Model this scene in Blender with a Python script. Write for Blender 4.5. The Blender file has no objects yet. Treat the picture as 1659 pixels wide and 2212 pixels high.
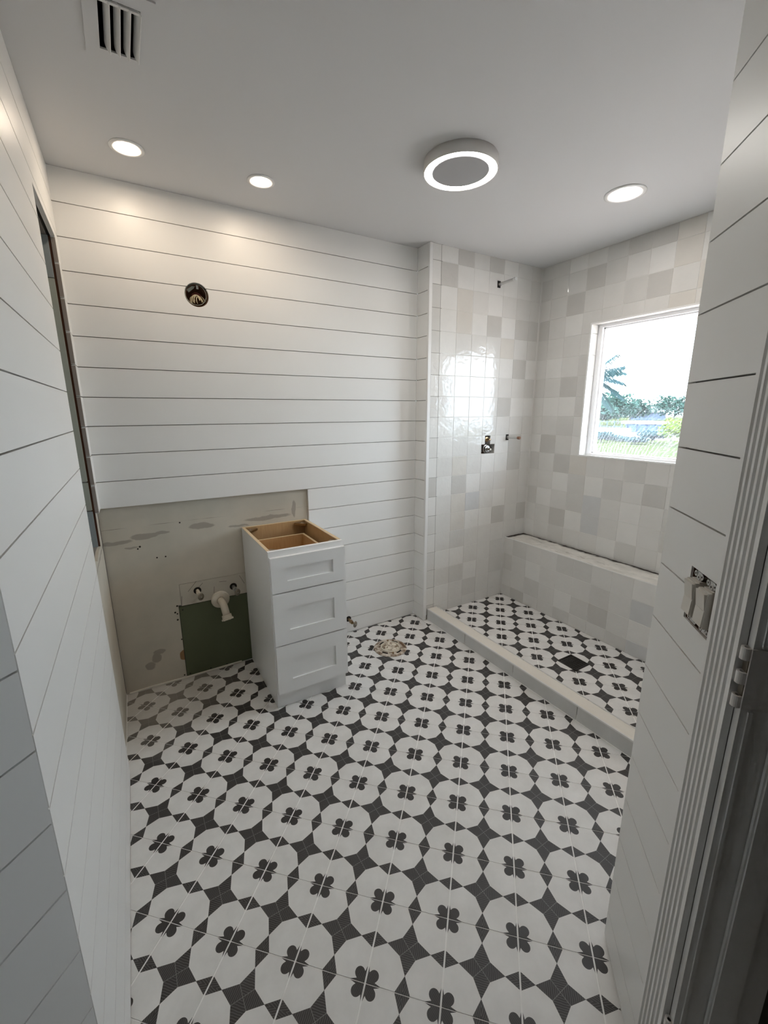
import bpy, bmesh, math, random
from mathutils import Vector, Matrix
random.seed(7)
sc = bpy.context.scene
COL = sc.collection

# ------------------------------------------------------------------ camera
CX, CY, CZ = 0.1472, -2.4072, 1.4632
YAW, PITCH, ROLL, FPX = 0.5354, -0.23, -0.0041, 924.62
fw = Vector((math.sin(YAW), math.cos(YAW), 0)); rt = Vector((math.cos(YAW), -math.sin(YAW), 0)); up = Vector((0, 0, 1))
f2 = fw * math.cos(PITCH) + up * math.sin(PITCH); u2 = up * math.cos(PITCH) - fw * math.sin(PITCH)
r3 = rt * math.cos(ROLL) + u2 * math.sin(ROLL); u3 = u2 * math.cos(ROLL) - rt * math.sin(ROLL)
cam_d = bpy.data.cameras.new('camera'); cam = bpy.data.objects.new('camera', cam_d); COL.objects.link(cam)
cam_d.sensor_fit = 'HORIZONTAL'; cam_d.sensor_width = 36.0; cam_d.lens = FPX / 1659 * 36.0
cam_d.clip_start = 0.02; cam_d.clip_end = 500
cam.matrix_world = Matrix(((r3.x, u3.x, -f2.x, CX), (r3.y, u3.y, -f2.y, CY), (r3.z, u3.z, -f2.z, CZ), (0, 0, 0, 1)))
sc.camera = cam

# ------------------------------------------------------------------ world, sun, exposure
SKY = 5.8
LAMP = 1.3
wd = bpy.data.worlds.new('sky'); sc.world = wd; wd.use_nodes = True
bg = wd.node_tree.nodes['Background']; bg.inputs['Color'].default_value = (0.84, 0.94, 1.04, 1); bg.inputs['Strength'].default_value = SKY
vs = sc.view_settings
vs.view_transform = 'Standard'; vs.look = 'None'; vs.exposure = 1.35; vs.gamma = 1.0; vs.use_curve_mapping = False
try:
    sc.cycles.use_denoising = True
    sc.cycles.max_bounces = 9; sc.cycles.diffuse_bounces = 5; sc.cycles.glossy_bounces = 4; sc.cycles.use_adaptive_sampling = True; sc.cycles.adaptive_threshold = 0.035; sc.cycles.transparent_max_bounces = 12
    sc.cycles.sample_clamp_indirect = 8.0
    sc.cycles.caustics_reflective = False; sc.cycles.caustics_refractive = False
except Exception:
    pass

# ------------------------------------------------------------------ dimensions (metres)
H = 2.44
XR, DR, W = 1.825, 0.1224, 2.8146          # end of plank wall, step of tiled wall, window wall
BD, ZB, ZS = 0.2189, 0.5113, 0.033         # bench depth, bench height, shower floor height
XC, CW, CH = 1.8574, 0.0886, 0.0863        # curb
TH = 0.7989; P = 0.1986                    # floor tile direction and pitch
A = Vector((math.cos(TH), math.sin(TH), 0)); NB = Vector((math.sin(TH), -math.cos(TH), 0))
E = Vector((1.1574, -1.9353, 0)); F = Vector((-0.0187, -1.700, 0))
ZG, BH, GAP = 2.3103, 0.1296, 0.0033       # first groove, plank pitch, groove
YF = E.y

# ------------------------------------------------------------------ node helpers
def lin(r, g, b):
    c = lambda v: (v / 255 / 12.92) if v / 255 <= 0.04045 else ((v / 255 + 0.055) / 1.055) ** 2.4
    return (c(r), c(g), c(b), 1)
class S:
    """socket wrapper for short maths in node trees"""
    nt = None
    def __init__(s, k): s.k = k
    @staticmethod
    def m(op, *a, clamp=False):
        n = S.nt.nodes.new('ShaderNodeMath'); n.operation = op; n.use_clamp = clamp
        for i, v in enumerate(a):
            if isinstance(v, S): S.nt.links.new(v.k, n.inputs[i])
            else: n.inputs[i].default_value = v
        return S(n.outputs[0])
    def __add__(s, o): return S.m('ADD', s, o)
    def __sub__(s, o): return S.m('SUBTRACT', s, o)
    def __rsub__(s, o): return S.m('SUBTRACT', o, s)
    def __mul__(s, o): return S.m('MULTIPLY', s, o)
    __radd__ = __add__; __rmul__ = __mul__
    def __truediv__(s, o): return S.m('DIVIDE', s, o)
    def __lt__(s, o): return S.m('LESS_THAN', s, o)
    def __gt__(s, o): return S.m('GREATER_THAN', s, o)
    def abs(s): return S.m('ABSOLUTE', s)
def smin(a, b): return S.m('MINIMUM', a, b)
def smax(a, b): return S.m('MAXIMUM', a, b)
def mat(name, rgb=(0.8, 0.8, 0.8, 1), rough=0.5, metal=0.0, spec=0.5):
    m = bpy.data.materials.new(name); m.use_nodes = True
    b = m.node_tree.nodes['Principled BSDF']
    b.inputs['Base Color'].default_value = rgb; b.inputs['Roughness'].default_value = rough
    b.inputs['Metallic'].default_value = metal; b.inputs['Specular IOR Level'].default_value = spec
    return m
def bsdf(m): return m.node_tree.nodes['Principled BSDF']
def link(m, s, inp):
    m.node_tree.links.new(s.k if isinstance(s, S) else s, bsdf(m).inputs[inp])
def coords(kind='Object'):
    n = S.nt.nodes.new('ShaderNodeTexCoord'); return n.outputs[kind]
def position():
    return S.nt.nodes.new('ShaderNodeNewGeometry').outputs['Position']
def sep(v):
    n = S.nt.nodes.new('ShaderNodeSeparateXYZ'); S.nt.links.new(v, n.inputs[0]); return [S(o) for o in n.outputs]
def comb(x, y, z):
    n = S.nt.nodes.new('ShaderNodeCombineXYZ')
    for i, v in enumerate((x, y, z)):
        if isinstance(v, S): S.nt.links.new(v.k, n.inputs[i])
        else: n.inputs[i].default_value = v
    return n.outputs[0]
def noise(v, scale, detail=3, rough=0.5, dist=0.0):
    n = S.nt.nodes.new('ShaderNodeTexNoise'); S.nt.links.new(v, n.inputs['Vector'])
    n.inputs['Scale'].default_value = scale; n.inputs['Detail'].default_value = detail
    n.inputs['Roughness'].default_value = rough; n.inputs['Distortion'].default_value = dist
    return S(n.outputs['Fac'])
def mixc(f, a, b):
    n = S.nt.nodes.new('ShaderNodeMix'); n.data_type = 'RGBA'
    for i, v in ((0, f), (6, a), (7, b)):
        if isinstance(v, S): S.nt.links.new(v.k, n.inputs[i])
        elif hasattr(v, 'is_output'): S.nt.links.new(v, n.inputs[i])
        else: n.inputs[i].default_value = v
    return n.outputs[2]
def ramp(f, a, b):
    return S.m('SMOOTH_MIN', 1.0, smax(0.0, (f - a) / (b - a)), 0.0) if False else S.m('MULTIPLY', (f - a), 1.0 / (b - a), clamp=True)
def bump(m, h, strength=0.2, dist=0.01):
    n = S.nt.nodes.new('ShaderNodeBump'); n.inputs['Strength'].default_value = strength; n.inputs['Distance'].default_value = dist
    S.nt.links.new(h.k, n.inputs['Height']); S.nt.links.new(n.outputs[0], bsdf(m).inputs['Normal'])
def scalev(v, x, y, z):
    n = S.nt.nodes.new('ShaderNodeVectorMath'); n.operation = 'MULTIPLY'; S.nt.links.new(v, n.inputs[0]); n.inputs[1].default_value = (x, y, z); return n.outputs[0]
def addv(v, w):
    n = S.nt.nodes.new('ShaderNodeVectorMath'); n.operation = 'ADD'; S.nt.links.new(v, n.inputs[0]); S.nt.links.new(w, n.inputs[1]); return n.outputs[0]
def rnd():
    return S(S.nt.nodes.new('ShaderNodeObjectInfo').outputs['Random'])

# ------------------------------------------------------------------ materials
def paint(name, rgb, rough, amt=0.04, sc_=140.0):
    m = mat(name, rgb, rough); S.nt = m.node_tree
    p = position()
    if amt >= 0.2: bump(m, noise(p, sc_, 2), amt, 0.002)
    big = noise(p, 1.7, 1)
    d = tuple(c * 0.95 for c in rgb[:3]) + (1,)
    link(m, mixc(big, rgb, d), 'Base Color'); return m
M = {}
M['plank'] = paint('white_plank_paint', (0.83, 0.83, 0.815, 1), 0.38)
M['ceil'] = paint('ceiling_paint', (0.68, 0.68, 0.685, 1), 0.75, 0.06)
M['trimw'] = paint('trim_paint', (0.83, 0.83, 0.82, 1), 0.35, 0.02)
M['cab'] = paint('cabinet_lacquer', (0.88, 0.885, 0.88, 1), 0.3, 0.01)
M['back'] = mat('groove_backing', (0.26, 0.25, 0.235, 1), 0.9)
M['hall'] = paint('unlit_hall_shade', (0.16, 0.16, 0.155, 1), 0.6)  # dark albedo stands for an unlit room, so little light bounces back
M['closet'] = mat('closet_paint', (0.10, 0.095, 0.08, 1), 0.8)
M['dark'] = mat('void_shade', (0.012, 0.010, 0.008, 1), 0.9)  # near-black colour standing for the shade inside holes and cavities
M['mdf'] = paint('raw_board_end', lin(150, 142, 136), 0.9, 0.2, 300)
M['sheet'] = paint('pale_sheathing', lin(168, 174, 164), 0.8, 0.05)
M['sheetb'] = paint('blue_sheathing', lin(150, 160, 162), 0.8, 0.05)
M['stud'] = mat('brown_gap', lin(78, 52, 40), 0.95, 0.0, 0.1)
M['boxin'] = mat('box_inside', lin(120, 92, 74), 0.8, 0.0, 0.2)
M['green'] = paint('green_board_paper', lin(92, 100, 76), 0.85, 0.05)
M['pvc'] = mat('pvc', lin(214, 206, 190), 0.35)
M['chrome'] = mat('dull_chrome', (0.42, 0.41, 0.40, 1), 0.28, 1.0)
M['steel'] = mat('galvanised_steel', (0.55, 0.55, 0.54, 1), 0.38, 1.0)
M['brass'] = mat('tarnished_brass', (0.36, 0.25, 0.14, 1), 0.3, 1.0)
M['nickel'] = mat('valve_handle_metal', (0.30, 0.27, 0.22, 1), 0.35, 0.85)
M['black'] = mat('black_plastic', (0.010, 0.010, 0.010, 1), 0.35)
M['thinset'] = paint('thinset_top', lin(222, 218, 209), 0.9, 0.3, 90)
M['grout'] = mat('white_grout', (0.90, 0.895, 0.88, 1), 0.9)
M['tilegrout'] = mat('tile_grout', (0.72, 0.71, 0.685, 1), 0.85)
M['switch'] = mat('switch_plastic', lin(212, 208, 200), 0.35)
M['vinyl'] = mat('window_vinyl', (0.88, 0.88, 0.90, 1), 0.35)
M['fangrey'] = mat('fan_panel_grey', (0.40, 0.40, 0.41, 1), 0.6)
M['fanring'] = mat('fan_housing_white', (0.72, 0.70, 0.68, 1), 0.5)
M['wirew'] = mat('wire_white', lin(190, 178, 150), 0.6)
M['wirer'] = mat('wire_red', lin(110, 50, 42), 0.6)
M['stucco'] = mat('soffit_stucco', lin(206, 190, 180), 0.9)
M['pale_house'] = mat('house_paint', lin(66, 82, 104), 0.8)
M['roof'] = mat('house_roof', lin(92, 110, 118), 0.7)
M['dockw'] = mat('dock_white', lin(220, 222, 222), 0.7)
M['dockpost'] = mat('dock_post', lin(60, 72, 92), 0.8)
M['trunk'] = mat('bark', lin(96, 92, 84), 0.9)

def emit(name, rgb, s):
    m = bpy.data.materials.new(name); m.use_nodes = True; nt = m.node_tree
    nt.nodes.remove(nt.nodes['Principled BSDF'])
    e = nt.nodes.new('ShaderNodeEmission'); e.inputs[0].default_value = rgb; e.inputs[1].default_value = s
    nt.links.new(e.outputs[0], nt.nodes['Material Output'].inputs[0]); return m
M['lens_warm'] = emit('lit_lens_warm', (1.0, 0.82, 0.63, 1), 34.0 * LAMP)
M['lens_neutral'] = emit('lit_lens_neutral', (1.0, 0.93, 0.86, 1), 32.0 * LAMP)
M['lens_ring'] = emit('lit_ring', (1.0, 0.96, 0.89, 1), 19.0 * LAMP)

# wood
m = mat('birch_plywood', lin(196, 160, 112), 0.55); S.nt = m.node_tree
g = noise(scalev(position(), 60, 4, 4), 3.0, 4, 0.6); link(m, mixc(g, lin(206, 172, 126), lin(176, 138, 92)), 'Base Color'); M['wood'] = m
m = mat('plywood_edge', lin(214, 192, 156), 0.7); M['plyedge'] = m

# bare wallboard with torn paper patches (x, z in wall plane)
def wallboard():
    m = mat('bare_wallboard', lin(196, 186, 170), 0.85); S.nt = m.node_tree
    p = position(); x, y, z = sep(p)
    warp = (noise(p, 9, 4) - 0.5) * 0.05; warp2 = (noise(scalev(p, 1, 1, 1.7), 14, 3) - 0.5) * 0.03
    xx = x + warp; zz = z + warp2
    base = mixc(ramp(noise(p, 2.6, 4, 0.6), 0.35, 0.65), lin(204, 196, 182), lin(186, 182, 170))
    mask = None
    for cx, cz, rx, rz in ((0.04, .835, .07, .012), (.165, .85, .06, .014), (.23, .856, .05, .007), (.435, .866, .06, .017), (.80, .868, .13, .013), (.955, .90, .012, .05), (.10, .800, .03, .006), (.63, .84, .05, .006), (.16, .20, .028, .016), (.14, .165, .02, .03), (.11, .13, .02, .02)):
        e = S.m('SQRT', S.m('POWER', (xx - cx) / rx, 2.0) + S.m('POWER', (zz - cz) / rz, 2.0))
        k = ramp(e, 1.12, 0.92)
        mask = k if mask is None else smax(mask, k)
    c = mixc(mask * 0.7, base, lin(146, 138, 128))
    line = ((z - 0.905 - (noise(p, 3, 2) - 0.5) * 0.012).abs() < 0.0011) * ramp(noise(p, 5, 2), 0.38, 0.5)
    c = mixc(line * 0.7, c, lin(110, 100, 90))
    scr = None
    for cx, cz, sl, L in ((.36, .535, 1.1, .035), (.40, .53, .9, .02), (.30, .46, 9., .03), (.47, .49, 9., .02), (.52, .53, -.1, .02), (.625, .52, -2.2, .03)):
        dz = S.m('DIVIDE', (z - cz) - (x - cx) * sl, math.hypot(1, sl)).abs() < 0.0013
        k = dz * ((S.m('SQRT', S.m('POWER', x - cx, 2.0) + S.m('POWER', z - cz, 2.0))) < L)
        scr = k if scr is None else smax(scr, k)
    c = mixc(scr * 0.7, c, lin(70, 58, 50))
    dot = None
    for cx, cz, r in ((.21, .729, .004), (.25, .728, .004), (.275, .44, .005), (.262, .405, .005), (.272, .395, .004), (.27, .36, .005), (.278, .24, .004), (.27, .02, .004), (.335, .9, .004), (.14, .80, .005), (.13, .79, .004)):
        k = S.m('SQRT', S.m('POWER', x - cx, 2.0) + S.m('POWER', z - cz, 2.0)) < r
        dot = k if dot is None else smax(dot, k)
    c = mixc(dot, c, lin(30, 26, 22))
    tan = S.m('SQRT', S.m('POWER', (xx - .283) / .026, 2.0) + S.m('POWER', (z - .145) / .032, 2.0)) < 1.0
    c = mixc(tan, c, lin(150, 118, 84))
    link(m, c, 'Base Color'); bump(m, noise(p, 160, 2) , 0.06, 0.002); return m
M['board'] = wallboard()

# glossy handmade wall tile in five real glazes
def glaze(name, c1, c2):
    m = mat(name, c1, 0.06, 0.0, 0.42); S.nt = m.node_tree
    r = rnd(); o = comb(r * 37.0, r * 91.0, r * 53.0); p = addv(coords('Object'), o)
    n = noise(p, 9, 3, 0.55); link(m, mixc(ramp(n, 0.3, 0.7), c1, c2), 'Base Color')
    h = noise(p, 22, 2, 0.5, 0.6) + noise(p, 60, 2) * 0.12
    bump(m, h, 0.42, 0.004); return m
TONES = {}
for k, v in {'L': (.775, .768, .745), 'm': (.715, .705, .68), 'd': (.66, .65, .625), 'D': (.60, .588, .562), 'w': (.69, .665, .62), 'c': (.635, .64, .64)}.items():
    c2 = tuple(x * 0.955 for x in v)
    TONES[k] = glaze('tile_glaze_' + {'L': 'white', 'm': 'ivory', 'd': 'grey', 'D': 'taupe', 'w': 'cream', 'c': 'pearl'}[k], v + (1,), c2 + (1,))

# curb facing, pale stone
m = mat('curb_stone', lin(176, 178, 174), 0.3); S.nt = m.node_tree
n = noise(position(), 9, 4, 0.6); link(m, mixc(n, (.54, .545, .535, 1), (.68, .68, .665, 1)), 'Base Color'); M['curbstone'] = m
# bench top: bare thinset with dark dabs
m = mat('bench_thinset', lin(200, 196, 186), 0.9); S.nt = m.node_tree
p = position(); x, y, z = sep(p)
n = noise(scalev(p, 2.2, 1, 1), 9, 4, 0.6); c = mixc(ramp(n, .35, .7), lin(196, 194, 188), lin(222, 219, 213))
k = ramp(noise(scalev(p, 2.5, .8, 1), 13, 5, 0.65), .60, .70); c = mixc(k * .6, c, lin(105, 95, 88))
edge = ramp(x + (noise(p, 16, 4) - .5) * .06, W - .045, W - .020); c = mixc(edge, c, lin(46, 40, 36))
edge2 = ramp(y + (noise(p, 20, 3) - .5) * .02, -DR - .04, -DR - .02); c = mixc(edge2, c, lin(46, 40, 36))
link(m, c, 'Base Color'); bump(m, n, .4, .004); M['benchtop'] = m

# printed cement floor tile: tile centre at the object's origin
def floor_print():
    m = mat('printed_cement_tile', (0.7, 0.7, 0.68, 1), 0.42); S.nt = m.node_tree
    u, v, _ = sep(scalev(coords('Object'), 1 / P, 1 / P, 1 / P))
    au, av = u.abs(), v.abs(); a = 0.5 - au; b = 0.5 - av
    star = smin(au, av) < (0.31 - smax(au, av)) * 0.55
    d1 = (a / 0.195 + av / 0.105) < 1.0; d2 = (b / 0.195 + au / 0.105) < 1.0
    along = smax((a + b) * 0.7071 - 0.136, 0.0)
    petal = S.m('SQRT', along * along + S.m('POWER', (a - b) * 0.7071, 2.0)) < 0.067
    tip = smin(a / 0.066 + b / 0.225, b / 0.066 + a / 0.225) < 1.0
    core = (a + b) < 0.12
    flower = smax(petal, smax(tip, core))
    dark = smax(smax(star, flower), smax(d1, d2))
    # fine engraved hatching inside the dark figures
    wob = (noise(coords('Object'), 60, 2) - 0.5) * 0.02
    hs = S.m('SINE', (smax(au, av) + wob) * (2 * math.pi / 0.026))
    hd = S.m('SINE', (smin(au, av) + smax(au, av) * 0.35 + wob) * (2 * math.pi / 0.026))
    hf = S.m('SINE', ((u - v) * 0.8 + wob) * (2 * math.pi / 0.024))
    hh = hs * star + hd * smax(d1, d2) + hf * flower
    hatch = ramp(hh, 0.45, 1.0)
    cross = ((au - av).abs() < 0.006) * star
    r = rnd(); p2 = addv(coords('Object'), comb(r * 31.0, r * 17.0, 0.0))
    cl = noise(p2, 11, 4, 0.6)
    white = mixc(ramp(cl, 0.3, 0.72), (0.66, 0.655, 0.64, 1), (0.77, 0.765, 0.75, 1))
    blk = mixc(hatch * 0.8, (0.022, 0.021, 0.022, 1), (0.13, 0.127, 0.124, 1))
    blk = mixc(flower * 0.5, blk, (0.016, 0.015, 0.016, 1))
    blk = mixc(cross, blk, (0.16, 0.16, 0.155, 1))
    c = mixc(dark, white, blk)
    # building dust by the unfinished vanity bay
    pos = position(); x, y, z = sep(pos)
    dn = S.m('SQRT', S.m('POWER', (x - 0.12) / 0.50, 2.0) + S.m('POWER', (y + 0.05) / 0.52, 2.0)) + (noise(pos, 6, 4) - 0.5) * 0.7
    c = mixc(ramp(dn, 1.0, 0.3) * 0.5, c, (0.42, 0.39, 0.34, 1))
    link(m, c, 'Base Color')
    link(m, 0.40 + dark * 0.05 + cl * 0.1, 'Roughness')
    bump(m, hatch * -0.6 + noise(p2, 90, 2) * 0.3, 0.15, 0.001); return m
M['floor'] = floor_print()

# dirty window glass
def glass():
    m = bpy.data.materials.new('dusty_glass'); m.use_nodes = True; nt = m.node_tree; S.nt = nt
    nt.nodes.remove(nt.nodes['Principled BSDF'])
    p = position(); x, y, z = sep(p)
    st = noise(scalev(p, 1, 34, 3.0), 2.2, 4, 0.65, 0.5); sp = noise(scalev(p, 1, 1, 1), 130, 3, 0.7)
    swirl = S(nt.nodes.new('ShaderNodeTexWave').outputs['Fac']); wv = swirl.k.node; wv.wave_type = 'RINGS'; wv.rings_direction = 'X'
    nt.links.new(addv(p, comb(0.0, 1.30, -1.05)), wv.inputs['Vector']); wv.inputs['Scale'].default_value = 16; wv.inputs['Distortion'].default_value = 5; wv.inputs['Detail'].default_value = 3; wv.inputs['Detail Scale'].default_value = 4
    low = ramp(z, 1.56, 1.30)
    dirt = low * (ramp(st, .55, .75) * .05 + ramp(sp, .52, .68) * .05 + ramp(swirl, .75, 1.0) * .06 + .016) + 0.002
    tr = nt.nodes.new('ShaderNodeBsdfTransparent'); tr.inputs[0].default_value = (0.95, 0.97, 0.98, 1)
    gl = nt.nodes.new('ShaderNodeBsdfGlossy'); gl.inputs['Roughness'].default_value = 0.0
    tl = nt.nodes.new('ShaderNodeBsdfTranslucent'); tl.inputs[0].default_value = (0.82, 0.86, 0.92, 1)
    m1 = nt.nodes.new('ShaderNodeMixShader'); m2 = nt.nodes.new('ShaderNodeMixShader')
    m1.inputs[0].default_value = 0.04; nt.links.new(tr.outputs[0], m1.inputs[1]); nt.links.new(gl.outputs[0], m1.inputs[2])
    nt.links.new(dirt.k, m2.inputs[0]); nt.links.new(m1.outputs[0], m2.inputs[1]); nt.links.new(tl.outputs[0], m2.inputs[2])
    nt.links.new(m2.outputs[0], nt.nodes['Material Output'].inputs[0]); return m
M['glass'] = glass()
def leafmat(name, a, b):
    m = mat(name, a, 0.9, 0.0, 0.0); S.nt = m.node_tree
    link(m, mixc(noise(position(), 1.5, 3), a, b), 'Base Color'); return m
M['leaf'] = leafmat('tree_leaves', lin(62, 84, 72), lin(38, 60, 60))
M['hedge'] = leafmat('hedge_leaves', lin(56, 78, 76), lin(34, 56, 64))
M['bushy'] = leafmat('yellow_green_leaves', lin(110, 122, 46), lin(60, 84, 44))
M['palm'] = leafmat('palm_leaves', lin(56, 76, 74), lin(36, 54, 62))
M['lawn'] = leafmat('lawn', lin(72, 76, 46), lin(56, 66, 44))
M['bounce_ground'] = mat('bounce_ground_pink', lin(190, 172, 160), 0.9)  # tint of the added ground, warms light bounced to the ceiling
M['water'] = mat('canal_water', lin(150, 170, 190), 0.15)

# ------------------------------------------------------------------ mesh helpers
def bm_new(): return bmesh.new()
def add_prism(bm, pts0, pts1):
    a = [bm.verts.new(p) for p in pts0]; b = [bm.verts.new(p) for p in pts1]; n = len(a)
    fs = [bm.faces.new(a), bm.faces.new(b[::-1])]
    for i in range(n): fs.append(bm.faces.new((a[i], b[i], b[(i + 1) % n], a[(i + 1) % n])))
    return fs
def add_box(bm, x0, x1, y0, y1, z0, z1):
    add_prism(bm, [(x0, y0, z0), (x1, y0, z0), (x1, y1, z0), (x0, y1, z0)], [(x0, y0, z1), (x1, y0, z1), (x1, y1, z1), (x0, y1, z1)])
def finish(bm, smooth=False):
    bmesh.ops.recalc_face_normals(bm, faces=bm.faces[:])
    if smooth:
        for f in bm.faces: f.smooth = True
def obj(name, bm, m, parent=None, smooth=False, bevel=0.0, loc=None):
    """link bm (world coordinates) as one mesh object; a parent's location is taken off; loc moves the origin"""
    if bevel:
        bmesh.ops.recalc_face_normals(bm, faces=bm.faces[:])
        es = [e for e in bm.edges if len(e.link_faces) == 2 and e.calc_face_angle(0) > 0.6]
        bmesh.ops.bevel(bm, geom=es, offset=bevel, segments=2, affect='EDGES', clamp_overlap=True)
    finish(bm, smooth)
    me = bpy.data.meshes.new(name)
    off = Vector((0, 0, 0))
    q = parent
    while q is not None: off = off + q.location; q = q.parent
    l = Vector(loc) if loc else off
    bmesh.ops.translate(bm, verts=bm.verts[:], vec=-l)
    bm.to_mesh(me); bm.free(); me.materials.append(m)
    o = bpy.data.objects.new(name, me); COL.objects.link(o)
    o.location = l - off
    if parent: o.parent = parent
    if smooth and hasattr(me, 'shade_auto_smooth'): pass
    return o
def tag(o, label, cat, group=None):
    o['label'] = label; o['category'] = cat
    if group: o['group'] = group
    return o
def struct(o, label=None):
    o['kind'] = 'structure'
    if label: o['label'] = label
    return o
def thing(name, loc, label, cat, group=None):
    o = bpy.data.objects.new(name, None); COL.objects.link(o); o.location = loc; o.empty_display_size = 0.05
    return tag(o, label, cat, group)
class Plane:
    """a vertical wall plane: u along it, z up, d out of it into the room"""
    def __init__(s, O, U, N): s.O, s.U, s.N = Vector(O), Vector(U), Vector(N)
    def pt(s, u, z, d=0): return s.O + s.U * u + s.N * d + Vector((0, 0, z))
    def prism(s, bm, poly, d0, d1): add_prism(bm, [s.pt(u, z, d0) for u, z in poly], [s.pt(u, z, d1) for u, z in poly])
    def box(s, bm, u0, u1, z0, z1, d0, d1): s.prism(bm, [(u0, z0), (u1, z0), (u1, z1), (u0, z1)], d0, d1)
def tube(bm, pts, r, n=12, cap=True):
    pts = [Vector(p) for p in pts]; rr = r if isinstance(r, (list, tuple)) else [r] * len(pts)
    rings = []; ref = None
    for i, p in enumerate(pts):
        t = (pts[min(i + 1, len(pts) - 1)] - pts[max(i - 1, 0)])
        if t.length < 1e-9: t = pts[-1] - pts[0]
        t.normalize()
        if ref is None: ref = t.orthogonal().normalized()
        a = (ref - t * ref.dot(t)).normalized(); b = t.cross(a); ref = a
        rings.append([bm.verts.new(p + (a * math.cos(2 * math.pi * k / n) + b * math.sin(2 * math.pi * k / n)) * rr[i]) for k in range(n)])
    for i in range(len(rings) - 1):
        for k in range(n): bm.faces.new((rings[i][k], rings[i][(k + 1) % n], rings[i + 1][(k + 1) % n], rings[i + 1][k]))
    if cap:
        bm.faces.new(rings[0][::-1]); bm.faces.new(rings[-1])
def lathe(bm, c, axis, prof, n=40, close=False):
    """prof: (radius, height along axis) list"""
    axis = Vector(axis).normalized(); a = axis.orthogonal().normalized(); b = axis.cross(a); c = Vector(c); rings = []
    for r, h in prof:
        if r < 1e-6: rings.append([bm.verts.new(c + axis * h)])
        else: rings.append([bm.verts.new(c + axis * h + (a * math.cos(2 * math.pi * k / n) + b * math.sin(2 * math.pi * k / n)) * r) for k in range(n)])
    idx = list(range(len(rings) - 1)) + ([-1] if close else [])
    for i in idx:
        p, q = rings[i], rings[(i + 1) if i >= 0 else 0]
        for k in range(n):
            k2 = (k + 1) % n
            if len(p) == 1 and len(q) == 1: continue
            if len(p) == 1: bm.faces.new((p[0], q[k], q[k2]))
            elif len(q) == 1: bm.faces.new((p[k], p[k2], q[0]))
            else: bm.faces.new((p[k], p[k2], q[k2], q[k]))

PB = Plane((0, 0, 0), (1, 0, 0), (0, -1, 0))              # plank wall with the vanity bay
PL = Plane((0, 0, 0), (-.011, -.99994, 0), (.99994, -.011, 0))              # wall with the medicine cabinet recess
PR = Plane((XR, 0, 0), (0, -1, 0), (-1, 0, 0))            # short return
PT = Plane((0, -DR, 0), (1, 0, 0), (0, -1, 0))            # tiled wall
PW = Plane((W, 0, 0), (0, -1, 0), (-1, 0, 0))             # window wall
PE = Plane(E, -A, -NB)                                    # switch wall
PF = Plane(F, -A, NB)                                     # diagonal wall on the other side of the entry
PY = Plane((0, YF, 0), (1, 0, 0), (0, 1, 0))              # front wall of the shower end

# ------------------------------------------------------------------ shell
bm = bm_new()
add_box(bm, -4.2, 3.1, -6.2, 0.16, -0.12, -0.0014)
floor = struct(obj('floor', bm, M['grout']), 'floor of square black and white printed tiles with white grout')
# ceiling with an opening for the vent
VX0, VX1, VY0, VY1 = 0.213, 0.305, -0.962, -0.782
bm = bm_new()
for x0, x1, y0, y1 in ((-4.2, VX0, -6.2, 0.16), (VX1, 3.02, -6.2, 0.16), (VX0, VX1, -6.2, VY0), (VX0, VX1, VY1, 0.16)):
    add_box(bm, x0, x1, y0, y1, H, H + 0.12)
ceiling = struct(obj('ceiling', bm, M['ceil']), 'smooth white painted ceiling')

def planks(pl, parent, spans_fn, dz=0.0, m='plank', top=H - 0.001, bottom=0.004):
    """spans_fn(z0, z1) -> list of polygons (u, z) for the plank between z0 and z1"""
    zs = [top + GAP / 2] + [ZG + dz - k * BH for k in range(18)] + [bottom - GAP / 2]
    for i in range(19):
        z1, z0 = zs[i] - GAP / 2, zs[i + 1] + GAP / 2
        for poly in spans_fn(z0, z1):
            b = bm_new(); pl.prism(b, poly, -0.015, 0.0); obj('plank', b, M[m], parent)
def rect(u0, u1, z0, z1): return [(u0, z0), (u1, z0), (u1, z1), (u0, z1)]

# --- back wall: backing with a hole for the round electrical box
EBX, EBZ, EBR = 0.5245, 2.019, 0.0545
bm = bm_new()
for u0, u1, z0, z1 in ((-0.16, EBX - .06, 0, H), (EBX + .06, XR + .02, 0, H), (EBX - .06, EBX + .06, 0, EBZ - .06), (EBX - .06, EBX + .06, EBZ + .06, H)):
    PB.box(bm, u0, u1, z0 - 0.001, z1, -0.15, -0.0275)
PB.box(bm, EBX - .061, EBX + .061, EBZ - .061, EBZ + .061, -.15, -.10)
wall_back = struct(obj('wall_back', bm, M['back']), 'white horizontal plank wall with an unfinished vanity bay')
RECX, RECZ = 1.045, ZG - 10 * BH
def back_spans(z0, z1):
    if z1 < RECZ: return [rect(RECX, XR - .0005, z0, z1)]
    out = rect(0.0, XR - .0005, z0, z1)
    if z0 < EBZ + EBR and z1 > EBZ - EBR:
        arc = []
        n = 48
        if z1 > EBZ + EBR:      # notch in the lower edge
            th0 = math.asin((z0 - EBZ) / EBR)
            arc = [(EBX + EBR * math.cos(t), EBZ + EBR * math.sin(t)) for t in [math.pi - th0 + (2 * th0 - math.pi) * i / n for i in range(n + 1)]]
            out = [(0, z0)] + arc + [(XR - .0005, z0), (XR - .0005, z1), (0, z1)]
        else:                   # notch in the upper edge
            th0 = math.asin((z1 - EBZ) / EBR)
            arc = [(EBX + EBR * math.cos(t), EBZ + EBR * math.sin(t)) for t in [th0 - (math.pi + 2 * th0) * i / n for i in range(n + 1)]]
            out = [(0, z0), (XR - .0005, z0), (XR - .0005, z1)] + arc + [(0, z1)]
    return [out]
planks(PB, wall_back, back_spans)
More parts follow.
